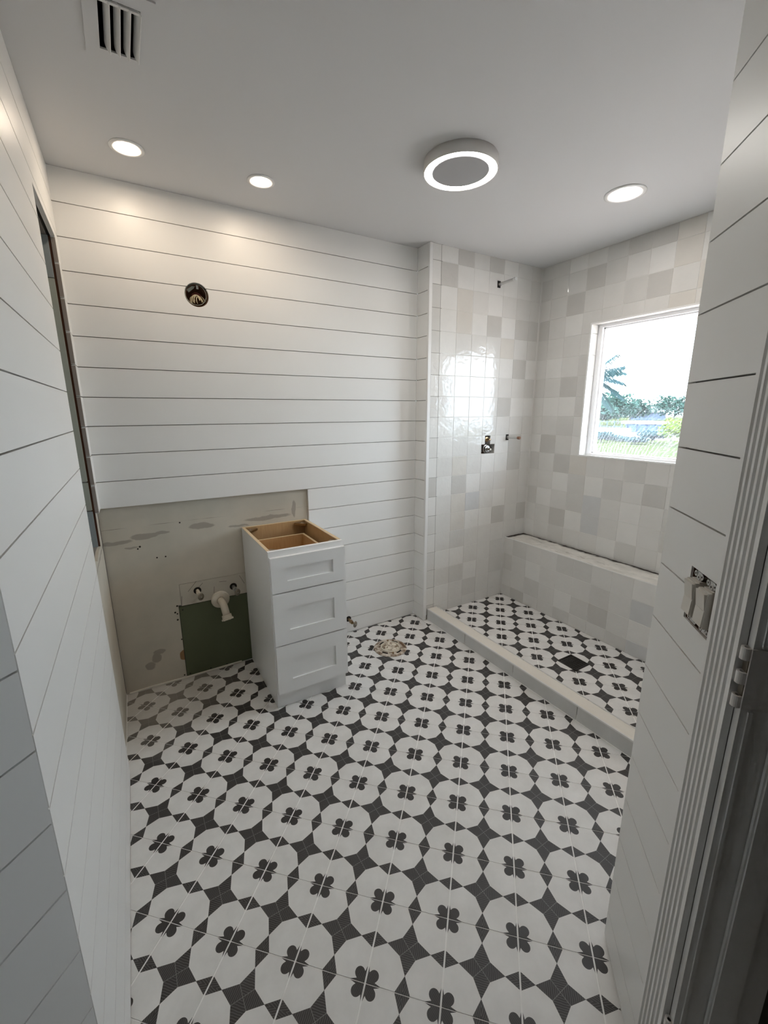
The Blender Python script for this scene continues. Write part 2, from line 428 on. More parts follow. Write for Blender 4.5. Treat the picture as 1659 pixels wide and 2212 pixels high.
# bare wallboard sheets of the vanity bay, green board patch
GX0, GX1, GZ = 0.284, 0.646, 0.430
def sheet(name, poly, d0, d1, m):
    b = bm_new(); PB.prism(b, poly, d0, d1); return obj(name, b, m, wall_back)
sheet('wallboard_sheet', [(-.014, 0), (GX0 - .003, 0), (GX0 - .003, GZ + .012), (GX0 + .012, GZ + .012), (GX0 + .012, RECZ + .02), (-.014, RECZ + .02)], -0.0272, -0.0150, M['board'])
sheet('wallboard_sheet', rect(GX0 + .012, RECX + .02, .56, RECZ + .02), -0.0272, -0.0150, M['board'])
sheet('wallboard_sheet', rect(GX0 + .0135, GX1 + .03, GZ + .004, .5585), -0.0272, -0.0160, M['board'])
sheet('wallboard_sheet', rect(GX1 + .032, RECX + .02, 0, .5585), -0.0272, -0.0150, M['board'])
gp = sheet('green_board', rect(GX0, GX1 + .03, 0.003, GZ), -0.0272, -0.0175, M['green']); gp['label'] = 'dark green moisture board patch'
for sx, sz in ((.30, .41), (.30, .018), (.41, .015), (.50, .012)):
    b = bm_new(); lathe(b, PB.pt(sx, sz, -.0175), PB.N, [(0, .0006), (.0035, .0006), (.0042, 0)], 10); obj('screw_head', b, M['black'], gp)
b = bm_new(); PB.prism(b, [(0.0, 0.001), (GX0 + .3, 0.001), (GX0 + .3, .010), (.30, .008), (.12, .011), (0, .007)], -0.0165, -0.006); obj('floor_caulk', b, M['thinset'], wall_back)

# --- left wall with the medicine-cabinet recess
NU0, NU1, NZ0, NZ1 = 0.10, 0.575, 0.860, 2.148
LEN_L = -F.y
bm = bm_new()
for u0, u1, z0, z1 in ((-.15, NU0, 0, H), (NU1, LEN_L + .02, 0, H), (NU0, NU1, 0, NZ0), (NU0, NU1, NZ1, H)):
    PL.box(bm, u0, u1, z0 - .001, z1, -0.15, -0.0275)
PL.box(bm, NU0, NU1, NZ0, NZ1, -0.15, -0.115)
wall_left = struct(obj('wall_left', bm, M['back']), 'white horizontal plank wall with a tall open cabinet recess')
def left_spans(z0, z1):
    e = LEN_L - 0.002
    if z0 > NZ1: return [rect(0.0, e, z0, z1)]
    if z1 > NZ1: return [[(0, z0), (NU0, z0), (NU0, NZ1), (NU1, NZ1), (NU1, z0), (e, z0), (e, z1), (0, z1)]]
    out = [rect(NU1, e, z0, z1)]
    if z0 > RECZ - .01: out.append(rect(0.0, NU0, z0, z1))
    return out
planks(PL, wall_left, left_spans)
# raw plank ends on the far side of the recess, gap, sheathing pieces
zs = [NZ1] + [ZG - k * BH for k in range(2, 11)]
for z1, z0 in zip(zs[:-1], zs[1:]):
    b = bm_new(); PL.box(b, NU0 - .0005, NU0 + .0012, z0 + .004, z1 - .004, -0.0148, -0.0006); obj('plank_end', b, M['mdf'], wall_left)
b = bm_new(); PL.box(b, NU0 - .004, NU0 - .0006, NZ0, NZ1 - .001, -0.0275, -0.0150); obj('gap_strip', b, M['stud'], wall_left)
for z0, z1, mm in ((NZ0 + .001, 1.028, 'sheetb'), (1.034, 1.160, 'sheet'), (1.166, 1.99, 'sheet'), (1.993, NZ1 - .002, 'sheetb')):
    b = bm_new(); PL.box(b, NU0 + .0002, NU0 + .010, z0, z1, -0.100, -0.0235); obj('sheathing', b, M[mm], wall_left)
b = bm_new(); PL.prism(b, rect(0.0, NU0 - .001, 0, RECZ - .004), -0.0272, -0.0150); obj('wallboard_sheet', b, M['board'], wall_left)
b = bm_new()
PL.prism(b, [(NU0 - .001, 0), (NU1 + .02, 0), (NU1 + .02, NZ0 + .05), (.545, NZ0 + .03), (.52, NZ0 + .036), (.47, NZ0 + .012), (.40, NZ0 + .02), (.33, NZ0 - .004), (.22, NZ0 + .008), (NU0 - .001, NZ0)], -0.0272, -0.0150); obj('wallboard_sheet', b, M['board'], wall_left)

# --- return beside the shower
bm = bm_new()
PR.box(bm, -0.02, DR - .001, -.001, H, -0.10, -0.0155)
wall_return = struct(obj('wall_return', bm, M['back']), 'short plank return beside the shower')
planks(PR, wall_return, lambda z0, z1: [rect(0.0005, DR - .014, z0, z1)])
b = bm_new(); add_box(b, XR - .001, XR + .0235, -DR - .004, -DR + .0135, 0.002, H - .001)
trim_1 = struct(obj('trim_1', b, M['trimw'], bevel=0.0015), 'white vertical corner strip between planks and tiles')

# --- tiled wall
VHX0, VHX1, VHZ0, VHZ1 = 2.3005, 2.4385, 1.166, 1.233
bm = bm_new()
for u0, u1, z0, z1 in ((XR + .0240, VHX0, 0, H), (VHX1, W + .2, 0, H), (VHX0, VHX1, 0, VHZ0), (VHX0, VHX1, 1.296, H), (VHX0, 2.343, VHZ1, 1.296), (2.393, VHX1, VHZ1, 1.296)):
    PT.box(bm, u0, u1, z0, z1, -0.10, -0.0014)
wall_tiled = struct(obj('wall_tiled', bm, M['tilegrout']), 'shower wall of square glossy off-white handmade tiles')
TP, TG = 0.132, 0.0017
def tile_mesh(w, h):
    b = bm_new(); add_box(b, -w / 2, w / 2, -.006, 0, -h / 2, h / 2)
    bmesh.ops.recalc_face_normals(b, faces=b.faces[:])
    bmesh.ops.bevel(b, geom=[e for e in b.edges if all(v.co.y > -.001 for v in e.verts)], offset=.0012, segments=1, affect='EDGES')
    bmesh.ops.recalc_face_normals(b, faces=b.faces[:])
    me = bpy.data.meshes.new('tile'); b.to_mesh(me); b.free(); me.materials.append(TONES['m']); return me
CACHE = {}
def tile_at(pl, u0, u1, z0, z1, tone, parent, tilt=0.006, d=0.0):
    """one glazed tile: local y points out of the wall"""
    w, h = round(u1 - u0 - TG, 4), round(z1 - z0 - TG, 4)
    if w < .006 or h < .006: return
    me = CACHE.get((w, h)) or CACHE.setdefault((w, h), tile_mesh(w, h))
    o = bpy.data.objects.new('tile', me); COL.objects.link(o); o.parent = parent
    X = pl.U; Y = pl.N; Z = Vector((0, 0, 1)); c = pl.pt((u0 + u1) / 2, (z0 + z1) / 2, d)
    if X.cross(Y).dot(Z) < 0: X = -X
    R = Matrix(((X.x, Y.x, Z.x), (X.y, Y.y, Z.y), (X.z, Y.z, Z.z)))
    R = R @ Matrix.Rotation(random.uniform(-tilt, tilt), 3, 'X') @ Matrix.Rotation(random.uniform(-tilt, tilt), 3, 'Z')
    o.matrix_local = Matrix.Translation(c - parent.location) @ R.to_4x4()
    o.material_slots[0].link = 'OBJECT'; o.material_slots[0].material = TONES[tone]
    return o
def tile_poly(pl, poly, tone, parent):
    b = bm_new(); pl.prism(b, poly, -0.006, 0.0); us = [p[0] for p in poly]; zz = [p[1] for p in poly]
    return obj('tile', b, TONES[tone], parent, loc=pl.pt((min(us) + max(us)) / 2, (min(zz) + max(zz)) / 2, 0))
RZ = [1.03 + TP * k for k in range(-8, 11)]         # row joints
RZ = [ZS] + [z for z in RZ if z > ZS + .02] + [H]
RZ = RZ[:-1] if RZ[-2] > H - .01 else RZ
RZ[-1] = H
UC = [XR + .0245] + [1.915 + TP * k for k in range(7)] + [W - .0065]
TW = ['LLDmDLmm', 'LDLLLLmd', 'dLwmLmdd', 'dLwLDLDD', 'dLmmmwmd', 'mLLLLLDL', 'LLLLLmmd', 'mLLLLDLL', 'LLLLmmmm', 'mLmmmLDm',
      'LmwmLLDm', 'DLDLmmmm', 'LmwcmLmm', 'mmwLLDmD', 'Lmdmmmmm', 'mLLmmdmm', 'mmdLmdmm', 'LLmdmmmm', 'mLmmmmmm', 'mmmmmmmm']
rows = list(zip(RZ[:-1], RZ[1:]))[::-1]
for r, (z0, z1) in enumerate(rows):
    for c in range(len(UC) - 1):
        tone = TW[min(r, len(TW) - 1)][c]
        u0, u1 = UC[c], UC[c + 1]
        if u0 < VHX0 + .02 < u1 and z0 < VHZ1 - .02 < z1:      # the tile cut away for the valve
            tile_at(PT, u0, 2.343, VHZ1, z1, tone, wall_tiled, .001); tile_at(PT, 2.393, u1, VHZ1, z1, tone, wall_tiled, .001)
            continue
        tile_at(PT, u0, u1, z0, z1, tone, wall_tiled)

# --- window wall
WU0, WU1, WZ0, WZ1 = 0.5452, 1.43, 1.1666, 2.0087
WALLT = 0.20
bm = bm_new()
for u0, u1, z0, z1 in ((-.2, WU0 - .006, -.3, H + .1), (WU1 + .006, -YF + 3.0, -.3, H + .1), (WU0 - .006, WU1 + .006, -.3, WZ0 - .006), (WU0 - .006, WU1 + .006, WZ1 + .006, H + .1)):
    PW.box(bm, u0, u1, z0, z1, -WALLT, -0.0014)
wall_window = struct(obj('wall_window', bm, M['tilegrout']), 'shower wall of square glossy tiles around the window')
WC = [DR + .0065] + [.2145 + TP * k for k in range(0, 14)]
WC = [u for u in WC if u < -YF - .03] + [-YF - .0005]
WT = {(1, 0): 'L', }
def wtone(r, c):
    s = {0: 'mmLmdDDwLdmm', 1: 'dmmDdmLwLmdmm', 2: 'mmDmmdDmwmLm', 3: 'DmLmmmmwmdmm', 4: 'dmmmmmmmmm', 5: 'mLmd', 6: 'dmDd', 7: 'mLLd', 8: 'mmdm', 9: 'LDmL', 10: 'dmDwmmdmm', 11: 'mmLdLdmDmdm', 12: 'dLmdcmLmdm', 13: 'mmDLcmLmdm', 14: 'LmdmmLdmLm', 15: 'mdmmdmmLm'}.get(r, '')
    return s[c] if c < len(s) else random.choice('LmmmdDwc')
wrows = [(a, b_) for a, b_ in zip(RZ[:-1], RZ[1:]) if b_ > ZB + .02][::-1]
for r, (z0, z1) in enumerate(wrows):
    z0 = max(z0, ZB - .002)
    for c in range(len(WC) - 1):
        u0, u1 = WC[c], WC[c + 1]; tone = wtone(r, c)
        ou0, ou1, oz0, oz1 = max(u0, WU0), min(u1, WU1), max(z0, WZ0), min(z1, WZ1)
        if ou1 - ou0 < .004 or oz1 - oz0 < .004:
            tile_at(PW, u0, u1, z0, z1, tone, wall_window); continue
        fu = ou1 - ou0 > u1 - u0 - .004; fz = oz1 - oz0 > z1 - z0 - .004
        if fu and fz: continue
        if fu: tile_at(PW, u0, u1, z0 if oz0 > z0 + .003 else oz1, oz0 if oz0 > z0 + .003 else z1, tone, wall_window); continue
        if fz: tile_at(PW, u0 if ou0 > u0 + .003 else ou1, ou0 if ou0 > u0 + .003 else u1, z0, z1, tone, wall_window); continue
        g_ = TG / 2; a0, a1, b0, b1 = u0 + g_, u1 - g_, z0 + g_, z1 - g_
        left_ = ou0 > u0 + .003; low_ = oz0 > z0 + .003
        iu = ou0 - g_ if left_ else ou1 + g_; iz = oz0 - g_ if low_ else oz1 + g_
        if left_ and low_: poly = [(a0, b0), (a1, b0), (a1, iz), (iu, iz), (iu, b1), (a0, b1)]
        elif left_: poly = [(a0, b0), (iu, b0), (iu, iz), (a1, iz), (a1, b1), (a0, b1)]
        elif low_: poly = [(a0, b0), (a1, b0), (a1, b1), (iu, b1), (iu, iz), (a0, iz)]
        else: poly = [(iu, b0), (a1, b0), (a1, b1), (a0, b1), (a0, iz), (iu, iz)]
        tile_poly(PW, poly, tone, wall_window)
# tiled window reveal
PJ = Plane((W, -WU0, 0), (1, 0, 0), (0, -1, 0)); PJ2 = Plane((W, -WU1, 0), (1, 0, 0), (0, 1, 0))
cuts = [WZ0] + [z for z in RZ if WZ0 + .02 < z < WZ1 - .02] + [WZ1]
for z0, z1 in zip(cuts[:-1], cuts[1:]):
    tile_at(PJ, .008, .075, z0, z1, 'L', wall_window, .001); tile_at(PJ2, .008, .075, z0, z1, 'L', wall_window, .001)
cu = [WU0] + [u for u in WC if WU0 + .02 < u < WU1 - .02] + [WU1]
for u0, u1 in zip(cu[:-1], cu[1:]):
    for zz in ((WZ0 - .006, WZ0), (WZ1, WZ1 + .006)):
        b = bm_new(); add_box(b, W + .008, W + .075, -u1 + .001, -u0 - .001, *zz); obj('tile', b, TONES['L'], wall_window)
bm = bm_new()
for poly in (rect(WU0 - .006, WU0 + .004, WZ0 - .006, WZ1 + .006), rect(WU1 - .004, WU1 + .006, WZ0 - .006, WZ1 + .006), rect(WU0 + .004, WU1 - .004, WZ0 - .006, WZ0 + .004), rect(WU0 + .004, WU1 - .004, WZ1 - .004, WZ1 + .006)):
    PW.prism(bm, poly, -0.008, 0.002)
trim_2 = struct(obj('trim_2', bm, M['trimw']), 'thin white edge trim around the window opening')
# window
win = bpy.data.objects.new('window_1', None); COL.objects.link(win); win.location = (W + .1, -(WU0 + WU1) / 2, WZ0); struct(win, 'fixed white vinyl window with a dusty pane')
bm = bm_new(); fwid = 0.030
for poly in (rect(WU0, WU0 + fwid, WZ0, WZ1), rect(WU1 - fwid, WU1, WZ0, WZ1), rect(WU0 + fwid, WU1 - fwid, WZ0, WZ0 + .014), rect(WU0 + fwid, WU1 - fwid, WZ1 - fwid * .6, WZ1)):
    PW.prism(bm, poly, -0.14, -0.076)
obj('window_frame', bm, M['vinyl'], win)
bm = bm_new()
for poly in (rect(WU0 + fwid, WU0 + fwid + .008, WZ0 + .014, WZ1 - .018), rect(WU0 + fwid, WU1 - fwid, WZ0 + .014, WZ0 + .02), rect(WU0 + fwid, WU1 - fwid, WZ1 - .026, WZ1 - .018)):
    PW.prism(bm, poly, -0.13, -0.095)
obj('glazing_bead', bm, M['vinyl'], win)
bm = bm_new(); PW.box(bm, WU0 + fwid, WU1 - fwid, WZ0 + .014, WZ1 - .018, -0.116, -0.112); obj('pane', bm, M['glass'], win)

# --- front wall at the shower end (behind the switch wall)
bm = bm_new()
PY.box(bm, E.x, W + .2, 0, H, -.13, -0.0155)
wall_front = struct(obj('wall_front', bm, M['back']), 'white plank wall at the end of the shower')
planks(PY, wall_front, lambda z0, z1: [rect(E.x + .001, W - .007, z0, z1)], bottom=.09)

# --- diagonal walls of the entry
LENT = 1.32; LENF = LENT - (F - E).dot(-A)
DU0, DU1, DZ = 0.350, 1.14, 2.07          # door opening in the switch wall
SU0, SU1, SZ0, SZ1 = 0.145, 0.2505, 1.065, 1.172   # hole cut for the switches
bm = bm_new()
for u0, u1, z0, z1, d0 in ((0.0, SU0, 0, H, -.12), (SU0, SU1, 0, SZ0, -.12), (SU0, SU1, SZ1, H, -.12), (SU1, DU0 - .001, 0, H, -.12), (DU0 - .001, DU1 + .001, DZ, H, -.12), (DU1 + .001, LENT, 0, H, -.12), (SU0, SU1, SZ0, SZ1, None)):
    if d0 is None: PE.box(bm, u0, u1, z0, z1, -.12, -.075)
    else: PE.box(bm, u0, u1, z0 - .001, z1, d0, -0.0155)
wall_right = struct(obj('wall_right', bm, M['back']), 'white plank wall with the switch hole and the fluted casing')
def right_spans(z0, z1):
    e = 0.262
    segs = []
    if z0 > DZ + .10: segs.append((0.001, LENT))
    elif z1 > DZ + .10: return [[(0.001, z0), (e, z0), (e, DZ + .10), (DU1 + .09, DZ + .10), (DU1 + .09, z0), (LENT, z0), (LENT, z1), (0.001, z1)]]
    else:
        segs.append((DU1 + .09, LENT))
        if z1 > SZ0 and z0 < SZ1:
            if z0 < SZ0 and z1 < SZ1: return [[(0.001, z0), (e, z0), (e, z1), (SU1, z1), (SU1, SZ0), (SU0, SZ0), (SU0, z1), (0.001, z1)], rect(DU1 + .09, LENT, z0, z1)]
            if z1 > SZ1 and z0 > SZ0: return [[(0.001, z0), (SU0, z0), (SU0, SZ1), (SU1, SZ1), (SU1, z0), (e, z0), (e, z1), (0.001, z1)], rect(DU1 + .09, LENT, z0, z1)]
        segs.append((0.001, e))
    return [rect(a, b, z0, z1) for a, b in segs]
planks(PE, wall_right, right_spans, dz=-0.015)
bm = bm_new(); PF.box(bm, 0.0, LENF, -.001, H, -.13, -0.0155)
wall_entry = struct(obj('wall_entry', bm, M['back']), 'white plank wall beside the entry passage')
planks(PF, wall_entry, lambda z0, z1: [rect(0.001, LENF, z0, z1)], dz=-0.025)
# unseen dark room behind the viewer, added to cut light bounced into the passage
PH = Plane(E - A * LENT, -NB, A)        # end of the passage, u to the left of the viewer's back
bm = bm_new()
PH.box(bm, -1.6, -.14, 0, H, -.1, -.0005); PH.box(bm, E.dot(NB) - F.dot(NB) + .135, 3.0, 0, H, -.1, -.0005)
PH.box(bm, -1.6, 3.0, 0, H, -3.1, -3.0); PH.box(bm, -1.7, -1.6, 0, H, -3.1, 0); PH.box(bm, 3.0, 3.1, 0, H, -3.1, 0)
wall_hall = struct(obj('wall_hall', bm, M['hall']), 'darkened walls of the unseen room added behind the entry passage')
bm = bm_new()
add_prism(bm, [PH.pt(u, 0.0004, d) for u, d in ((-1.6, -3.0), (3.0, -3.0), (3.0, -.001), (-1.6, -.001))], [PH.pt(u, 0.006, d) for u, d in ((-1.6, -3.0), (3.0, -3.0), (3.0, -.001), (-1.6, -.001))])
struct(obj('floor_hall', bm, M['closet']), 'darkened floor of the unseen room added behind the entry')  # unseen floor, coloured dark to keep bounce light low
# dark room beyond the doorway in the switch wall
bm = bm_new()
for u0, u1, d0, d1 in ((DU0 - .05, DU0, -1.3, -.13), (DU1, DU1 + .05, -1.3, -.13), (DU0 - .05, DU1 + .05, -1.35, -1.3)):
    PE.box(bm, u0, u1, 0, H, d0, d1)
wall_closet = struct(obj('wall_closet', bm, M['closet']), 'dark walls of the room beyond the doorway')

# --- doorway: casing, jamb, hinges
door = bpy.data.objects.new('door_1', None); COL.objects.link(door); door.location = PE.pt((DU0 + DU1) / 2, 0, -.05); struct(door, 'doorway without its door leaf, fluted white casing and bare hinges')
def casing(u0, u1, z0, z1, vertical=True):
    n = 5; wdt = abs(u1 - u0) ; prof = [(0, 0), (0, .011)]
    fl = wdt / (n + 1.0); gw = fl * .60
    for i in range(n):
        c = fl * (i + 1)
        for k in range(7):
            t = math.pi * k / 6; prof.append((c - gw / 2 * math.cos(t), .011 - .0075 * math.sin(t)))
    prof += [(wdt, .011), (wdt, 0)]
    b = bm_new()
    if vertical: add_prism(b, [PE.pt(u0 + p, z0, q) for p, q in prof], [PE.pt(u0 + p, z1, q) for p, q in prof])
    else: add_prism(b, [PE.pt(u0, z0 + p, q) for p, q in prof], [PE.pt(u1, z0 + p, q) for p, q in prof])
    return b
obj('fluted_casing', casing(.2625, .3485, 0.0, DZ + .004), M['trimw'], door)
obj('fluted_casing', casing(DU1 + .0015, DU1 + .0875, 0.0, DZ + .004), M['trimw'], door)
b = bm_new(); n = 5
prof = [(0, 0), (0, .011)]
for i in range(n):
    c = .086 / 6 * (i + 1)
    for k in range(7):
        t = math.pi * k / 6; prof.append((c - .0037 * math.cos(t), .011 - .0075 * math.sin(t)))
prof += [(.086, .011), (.086, 0)]
add_prism(b, [PE.pt(.2625, DZ + .005 + p, q) for p, q in prof], [PE.pt(DU1 + .0875, DZ + .005 + p, q) for p, q in prof]); obj('fluted_casing', b, M['trimw'], door)
b = bm_new(); PE.prism(b, [(.246, 0.001), (.2618, 0.001), (.2618, .070), (.252, .064)], 0.0005, .012); obj('plinth_sliver', b, M['trimw'], door)
jd0, jd1 = -.128, .0155
for u0, u1 in ((DU0 - .0005, DU0 + .014), (DU1 - .014, DU1)):
    b = bm_new(); PE.box(b, u0, u1, 0, DZ - .001, jd0, -.0005 if False else jd1 - .016); obj('jamb', b, M['trimw'], door)
b = bm_new(); PE.box(b, DU0 + .0145, DU1 - .0145, DZ - .0155, DZ - .001, jd0, -.001); obj('head_jamb', b, M['trimw'], door)
b = bm_new(); PE.prism(b, rect(DU0 + .0142, DU0 + .026, 0.001, DZ - .017), -.088, -.045); obj('door_stop', b, M['trimw'], door, bevel=.003)
HZ = (1.02, .232, 1.80)
segs = []
zz = sorted([(z - .004, z + .104) for z in HZ]); last = 0.001
for a, b_ in zz:
    segs.append((last, a)); last = b_
segs.append((last, DZ - .018))
for z0, z1 in segs:
    b = bm_new(); PE.prism(b, rect(DU0 + .0142, DU0 + .0175, z0, z1), -.016, -.010); obj('jamb_bead', b, M['trimw'], door)
for z in HZ:
    hb = bm_new(); PE.prism(hb, rect(DU0 + .0142, DU0 + .0165, z, z + .10), -.040, .001); hg = obj('hinge', hb, M['fanring'], door)
    for k in range(5):
        z0 = z + .10 / 5 * k
        b = bm_new(); c = PE.pt(DU0 + .0072, 0, .0035); h0, h1 = z0 + .0004, z0 + .0196
        if k % 2 == 0:
            lathe(b, c, (0, 0, 1), [(.0036, h0), (.0074, h0), (.0074, h1), (.0036, h1)], 20, close=True); obj('knuckle', b, M['fanring'], hg, smooth=False)
            b = bm_new(); lathe(b, c, (0, 0, 1), [(0, h0 + .001), (.0036, h0 + .001), (.0036, h1 - .003), (0, h1 - .003)], 14); obj('pin_hole', b, M['dark'], hg)
        else:
            PE.box(b, DU0 + .0012, DU0 + .0135, h0, h1, .0006, .0020); obj('leaf_edge', b, M['nickel'], hg)

# ------------------------------------------------------------------ floor tiles
cu_, su_ = math.cos(TH), math.sin(TH)
ROT = Matrix.Rotation(TH, 4, 'Z')
def clip(poly, n, d):
    """keep n.p >= d"""
    out = []
    for i in range(len(poly)):
        p, q = poly[i], poly[(i + 1) % len(poly)]
        a, b = n[0] * p[0] + n[1] * p[1] - d, n[0] * q[0] + n[1] * q[1] - d
        if a >= 0: out.append(p)
        if (a >= 0) != (b >= 0):
            t = a / (a - b); out.append((p[0] + (q[0] - p[0]) * t, p[1] + (q[1] - p[1]) * t))
    return out
HX, HY = P / 2 - 0.0014, P / 2 - 0.0023
def tile_top(poly, thick):
    b = bm_new(); add_prism(b, [(x, y, -thick) for x, y in poly], [(x, y, 0) for x, y in poly]); bmesh.ops.recalc_face_normals(b, faces=b.faces[:])
    me = bpy.data.meshes.new('floor_tile'); b.to_mesh(me); b.free(); me.materials.append(M['floor']); return me
full = {}
def area(p): return abs(sum(p[i][0] * p[(i + 1) % len(p)][1] - p[(i + 1) % len(p)][0] * p[i][1] for i in range(len(p)))) / 2
def lay(u0, v0, z, thick, parent, planes_fn, rng):
    for i in rng:
        for j in rng:
            c = Vector((u0 + P * ((i + .5) * cu_ + (j + .5) * su_), v0 + P * ((i + .5) * su_ - (j + .5) * cu_), 0))
            sq = [(c.x + (a * cu_ - b * su_), c.y + (a * su_ + b * cu_)) for a, b in ((-HX, -HY), (HX, -HY), (HX, HY), (-HX, HY))]
            pl = planes_fn(c, sq)
            if pl is None: continue
            poly = sq
            for n, d in pl:
                poly = clip(poly, n, d)
                if len(poly) < 3: break
            if len(poly) < 3 or area(poly) < 4e-5: continue
            if abs(area(poly) - 4 * HX * HY) < 1e-6:
                me = full.get(thick) or full.setdefault(thick, tile_top([(-HX, -HY), (HX, -HY), (HX, HY), (-HX, HY)], thick))
            else:
                me = tile_top([((x - c.x) * cu_ + (y - c.y) * su_, -(x - c.x) * su_ + (y - c.y) * cu_) for x, y in poly], thick)
            o = bpy.data.objects.new('tile', me); COL.objects.link(o); o.parent = parent
            o.matrix_local = Matrix.Translation((c.x, c.y, z)) @ ROT
def room_planes(c, sq):
    lo, hi = F.dot(NB), E.dot(NB)
    if (c - E).dot(A) < -LENT + .02: return None
    if (c - F).dot(A) < 0: return [((NB.x, NB.y), lo + .0005), ((-NB.x, -NB.y), -hi + .0005)]
    lw = ((PL.N.x, PL.N.y), -.012 if c.y > -.62 else 0.0005)
    if (c - E).dot(A) < 0:
        over = any((x - E.x) * A.x + (y - E.y) * A.y > 0.001 for x, y in sq)
        return [lw] if over else [lw, ((-NB.x, -NB.y), -hi + .0005)]
    pl = [lw, ((-1, 0), -(XC - .0005 if c.y < -DR else XR - .0005)), ((0, -1), -.013 if c.x < RECX else .0005), ((0, 1), YF + .0005)]
    if any(x < E.x for x, y in sq): pl.pop()
    if c.x > XR - .02 and c.y > -DR - .02: pl[1] = ((-1, 0), -(XR - .0005))
    return pl
lay(.3689, -1.2599, 0.0, 0.0013, floor, room_planes, range(-16, 16))
bm = bm_new(); add_box(bm, XC + .002, W, YF, -DR, -.0013, ZS - .0014)
shower_floor = struct(obj('floor_shower', bm, M['grout']), 'raised shower floor of printed black and white tiles')
sx0, sx1 = XC + CW + .0005, W - BD - .0005
lay(2.51, -.1937, ZS, .0013, shower_floor, lambda c, sq: [((1, 0), sx0), ((-1, 0), -sx1), ((0, -1), DR + .001), ((0, 1), YF + .001)], range(-16, 10))

# ------------------------------------------------------------------ curb and bench
curb = thing('shower_curb', (XC + CW / 2, -1.03, 0), 'long low pale stone shower curb with a rough unfinished top', 'curb')
b = bm_new(); add_box(b, XC + .009, XC + CW - .009, YF + .001, -DR - .003, 0, CH - .005); obj('core', b, M['tilegrout'], curb)
ys = [-DR - .003]
while ys[-1] > YF + .01: ys.append(max(ys[-1] - .405, YF + .001))
for y1, y0 in zip(ys[:-1], ys[1:]):
    b = bm_new(); add_box(b, XC, XC + .0085, y0 + .0012, y1 - .0012, .001, CH - .001); obj('facing_slab', b, M['curbstone'], curb, bevel=.0012)
    b = bm_new(); add_box(b, XC + CW - .0085, XC + CW, y0 + .0012, y1 - .0012, ZS + .001, CH - .001); obj('facing_slab', b, M['curbstone'], curb, bevel=.0012)
bm = bm_new(); random.seed(11)
NX, NY = 8, 150
g = [[bm.verts.new((XC + .0087 + (CW - .0174) * i / NX, -DR - .0035 + (YF + .0015 + DR + .0035) * j / NY, CH - .0045 + random.uniform(0, .0022) + (.001 if i in (0, NX) else 0))) for j in range(NY + 1)] for i in range(NX + 1)]
for i in range(NX):
    for j in range(NY): bm.faces.new((g[i][j], g[i][j + 1], g[i + 1][j + 1], g[i + 1][j]))
obj('mortar_top', bm, M['thinset'], curb, smooth=True)
b = bm_new(); add_box(b, XC - .0012, XC + .001, YF + .001, -DR - .003, CH - .0075, CH + .0006); obj('metal_edge', b, M['trimw'], curb)
b = bm_new(); add_box(b, XC - .003, XC - .0002, YF + .001, -DR - .004, .0002, .003); obj('caulk_line', b, M['grout'], curb)

bench = thing('shower_bench', (W - BD / 2, -1.03, ZS), 'tiled built-in shower bench with a bare thinset top under the window', 'bench')
BF = W - BD
b = bm_new(); add_box(b, BF + .0014, W - .0068, YF + .001, -DR - .001, ZS, ZB - .006); obj('core', b, M['tilegrout'], bench)
PN = Plane((BF, 0, 0), (0, -1, 0), (-1, 0, 0))
brow = [ZS + .001, ZB - .39, ZB - .26, ZB - .13, ZB]
BT = ['mdmmddmmLmdmm', 'dmLmmmdmcmLmm', 'mmdmLdDmLmdmm', 'dDmmdmmdcLmmm']
for r in range(4):
    for c in range(len(WC) - 1):
        t_ = BT[3 - r][c] if c < len(BT[0]) else 'm'
        tile_at(PN, WC[c], WC[c + 1], brow[r], brow[r + 1], t_, bench)
bm = bm_new(); random.seed(5); NX, NY = 14, 110
g = [[bm.verts.new((BF + .0068 + (BD - .0140) * i / NX, -DR - .001 + (YF + .002 + DR) * j / NY, ZB - .0055 + random.uniform(0, .003))) for j in range(NY + 1)] for i in range(NX + 1)]
for i in range(NX):
    for j in range(NY): bm.faces.new((g[i][j], g[i][j + 1], g[i + 1][j + 1], g[i + 1][j]))
obj('mortar_top', bm, M['benchtop'], bench, smooth=True)
b = bm_new(); add_box(b, BF - .0012, BF + .0012, YF + .001, -DR - .001, ZB - .004, ZB + .0008); obj('metal_edge', b, M['trimw'], bench)

# ------------------------------------------------------------------ vanity drawer cabinet
C0, C1, CF, HC = .6457, 1.0264, -.5107, .8313
cab = thing('vanity_cabinet', ((C0 + C1) / 2, CF / 2, 0), 'narrow white three-drawer vanity cabinet with an open top and no counter', 'cabinet')
CB = .010
for x0, x1 in ((C0, C0 + .016), (C1 - .016, C1)):
    b = bm_new(); add_box(b, x0, x1, CF + .0195, CB, 0.001, HC - .0012); o = obj('side_panel', b, M['cab'], cab)
    b = bm_new(); add_box(b, x0 + .0005, x1 - .0005, CF + .0195, CB, HC - .0012, HC); obj('raw_edge', b, M['plyedge'], o)
    ix = (x0 - .0012, x0 - .0002) if x0 > .9 else (x1 + .0002, x1 + .0012)
    b = bm_new(); add_box(b, ix[0], ix[1], CF + .0195, CB - .017, .10, HC - .002); obj('inner_lining', b, M['wood'], o)
b = bm_new(); add_box(b, C0 + .0165, C1 - .0165, CB - .016, CB, .10, HC - .0012); o = obj('back_panel', b, M['wood'], cab)
b = bm_new(); add_box(b, C0 + .0165, C1 - .0165, CB - .016, CB, HC - .0012, HC); obj('raw_edge', b, M['plyedge'], o)
b = bm_new(); add_box(b, C0 + .0175, C1 - .0175, CF + .0205, CB - .0165, .09, .105); obj('bottom_panel', b, M['wood'], cab)
bm = bm_new()
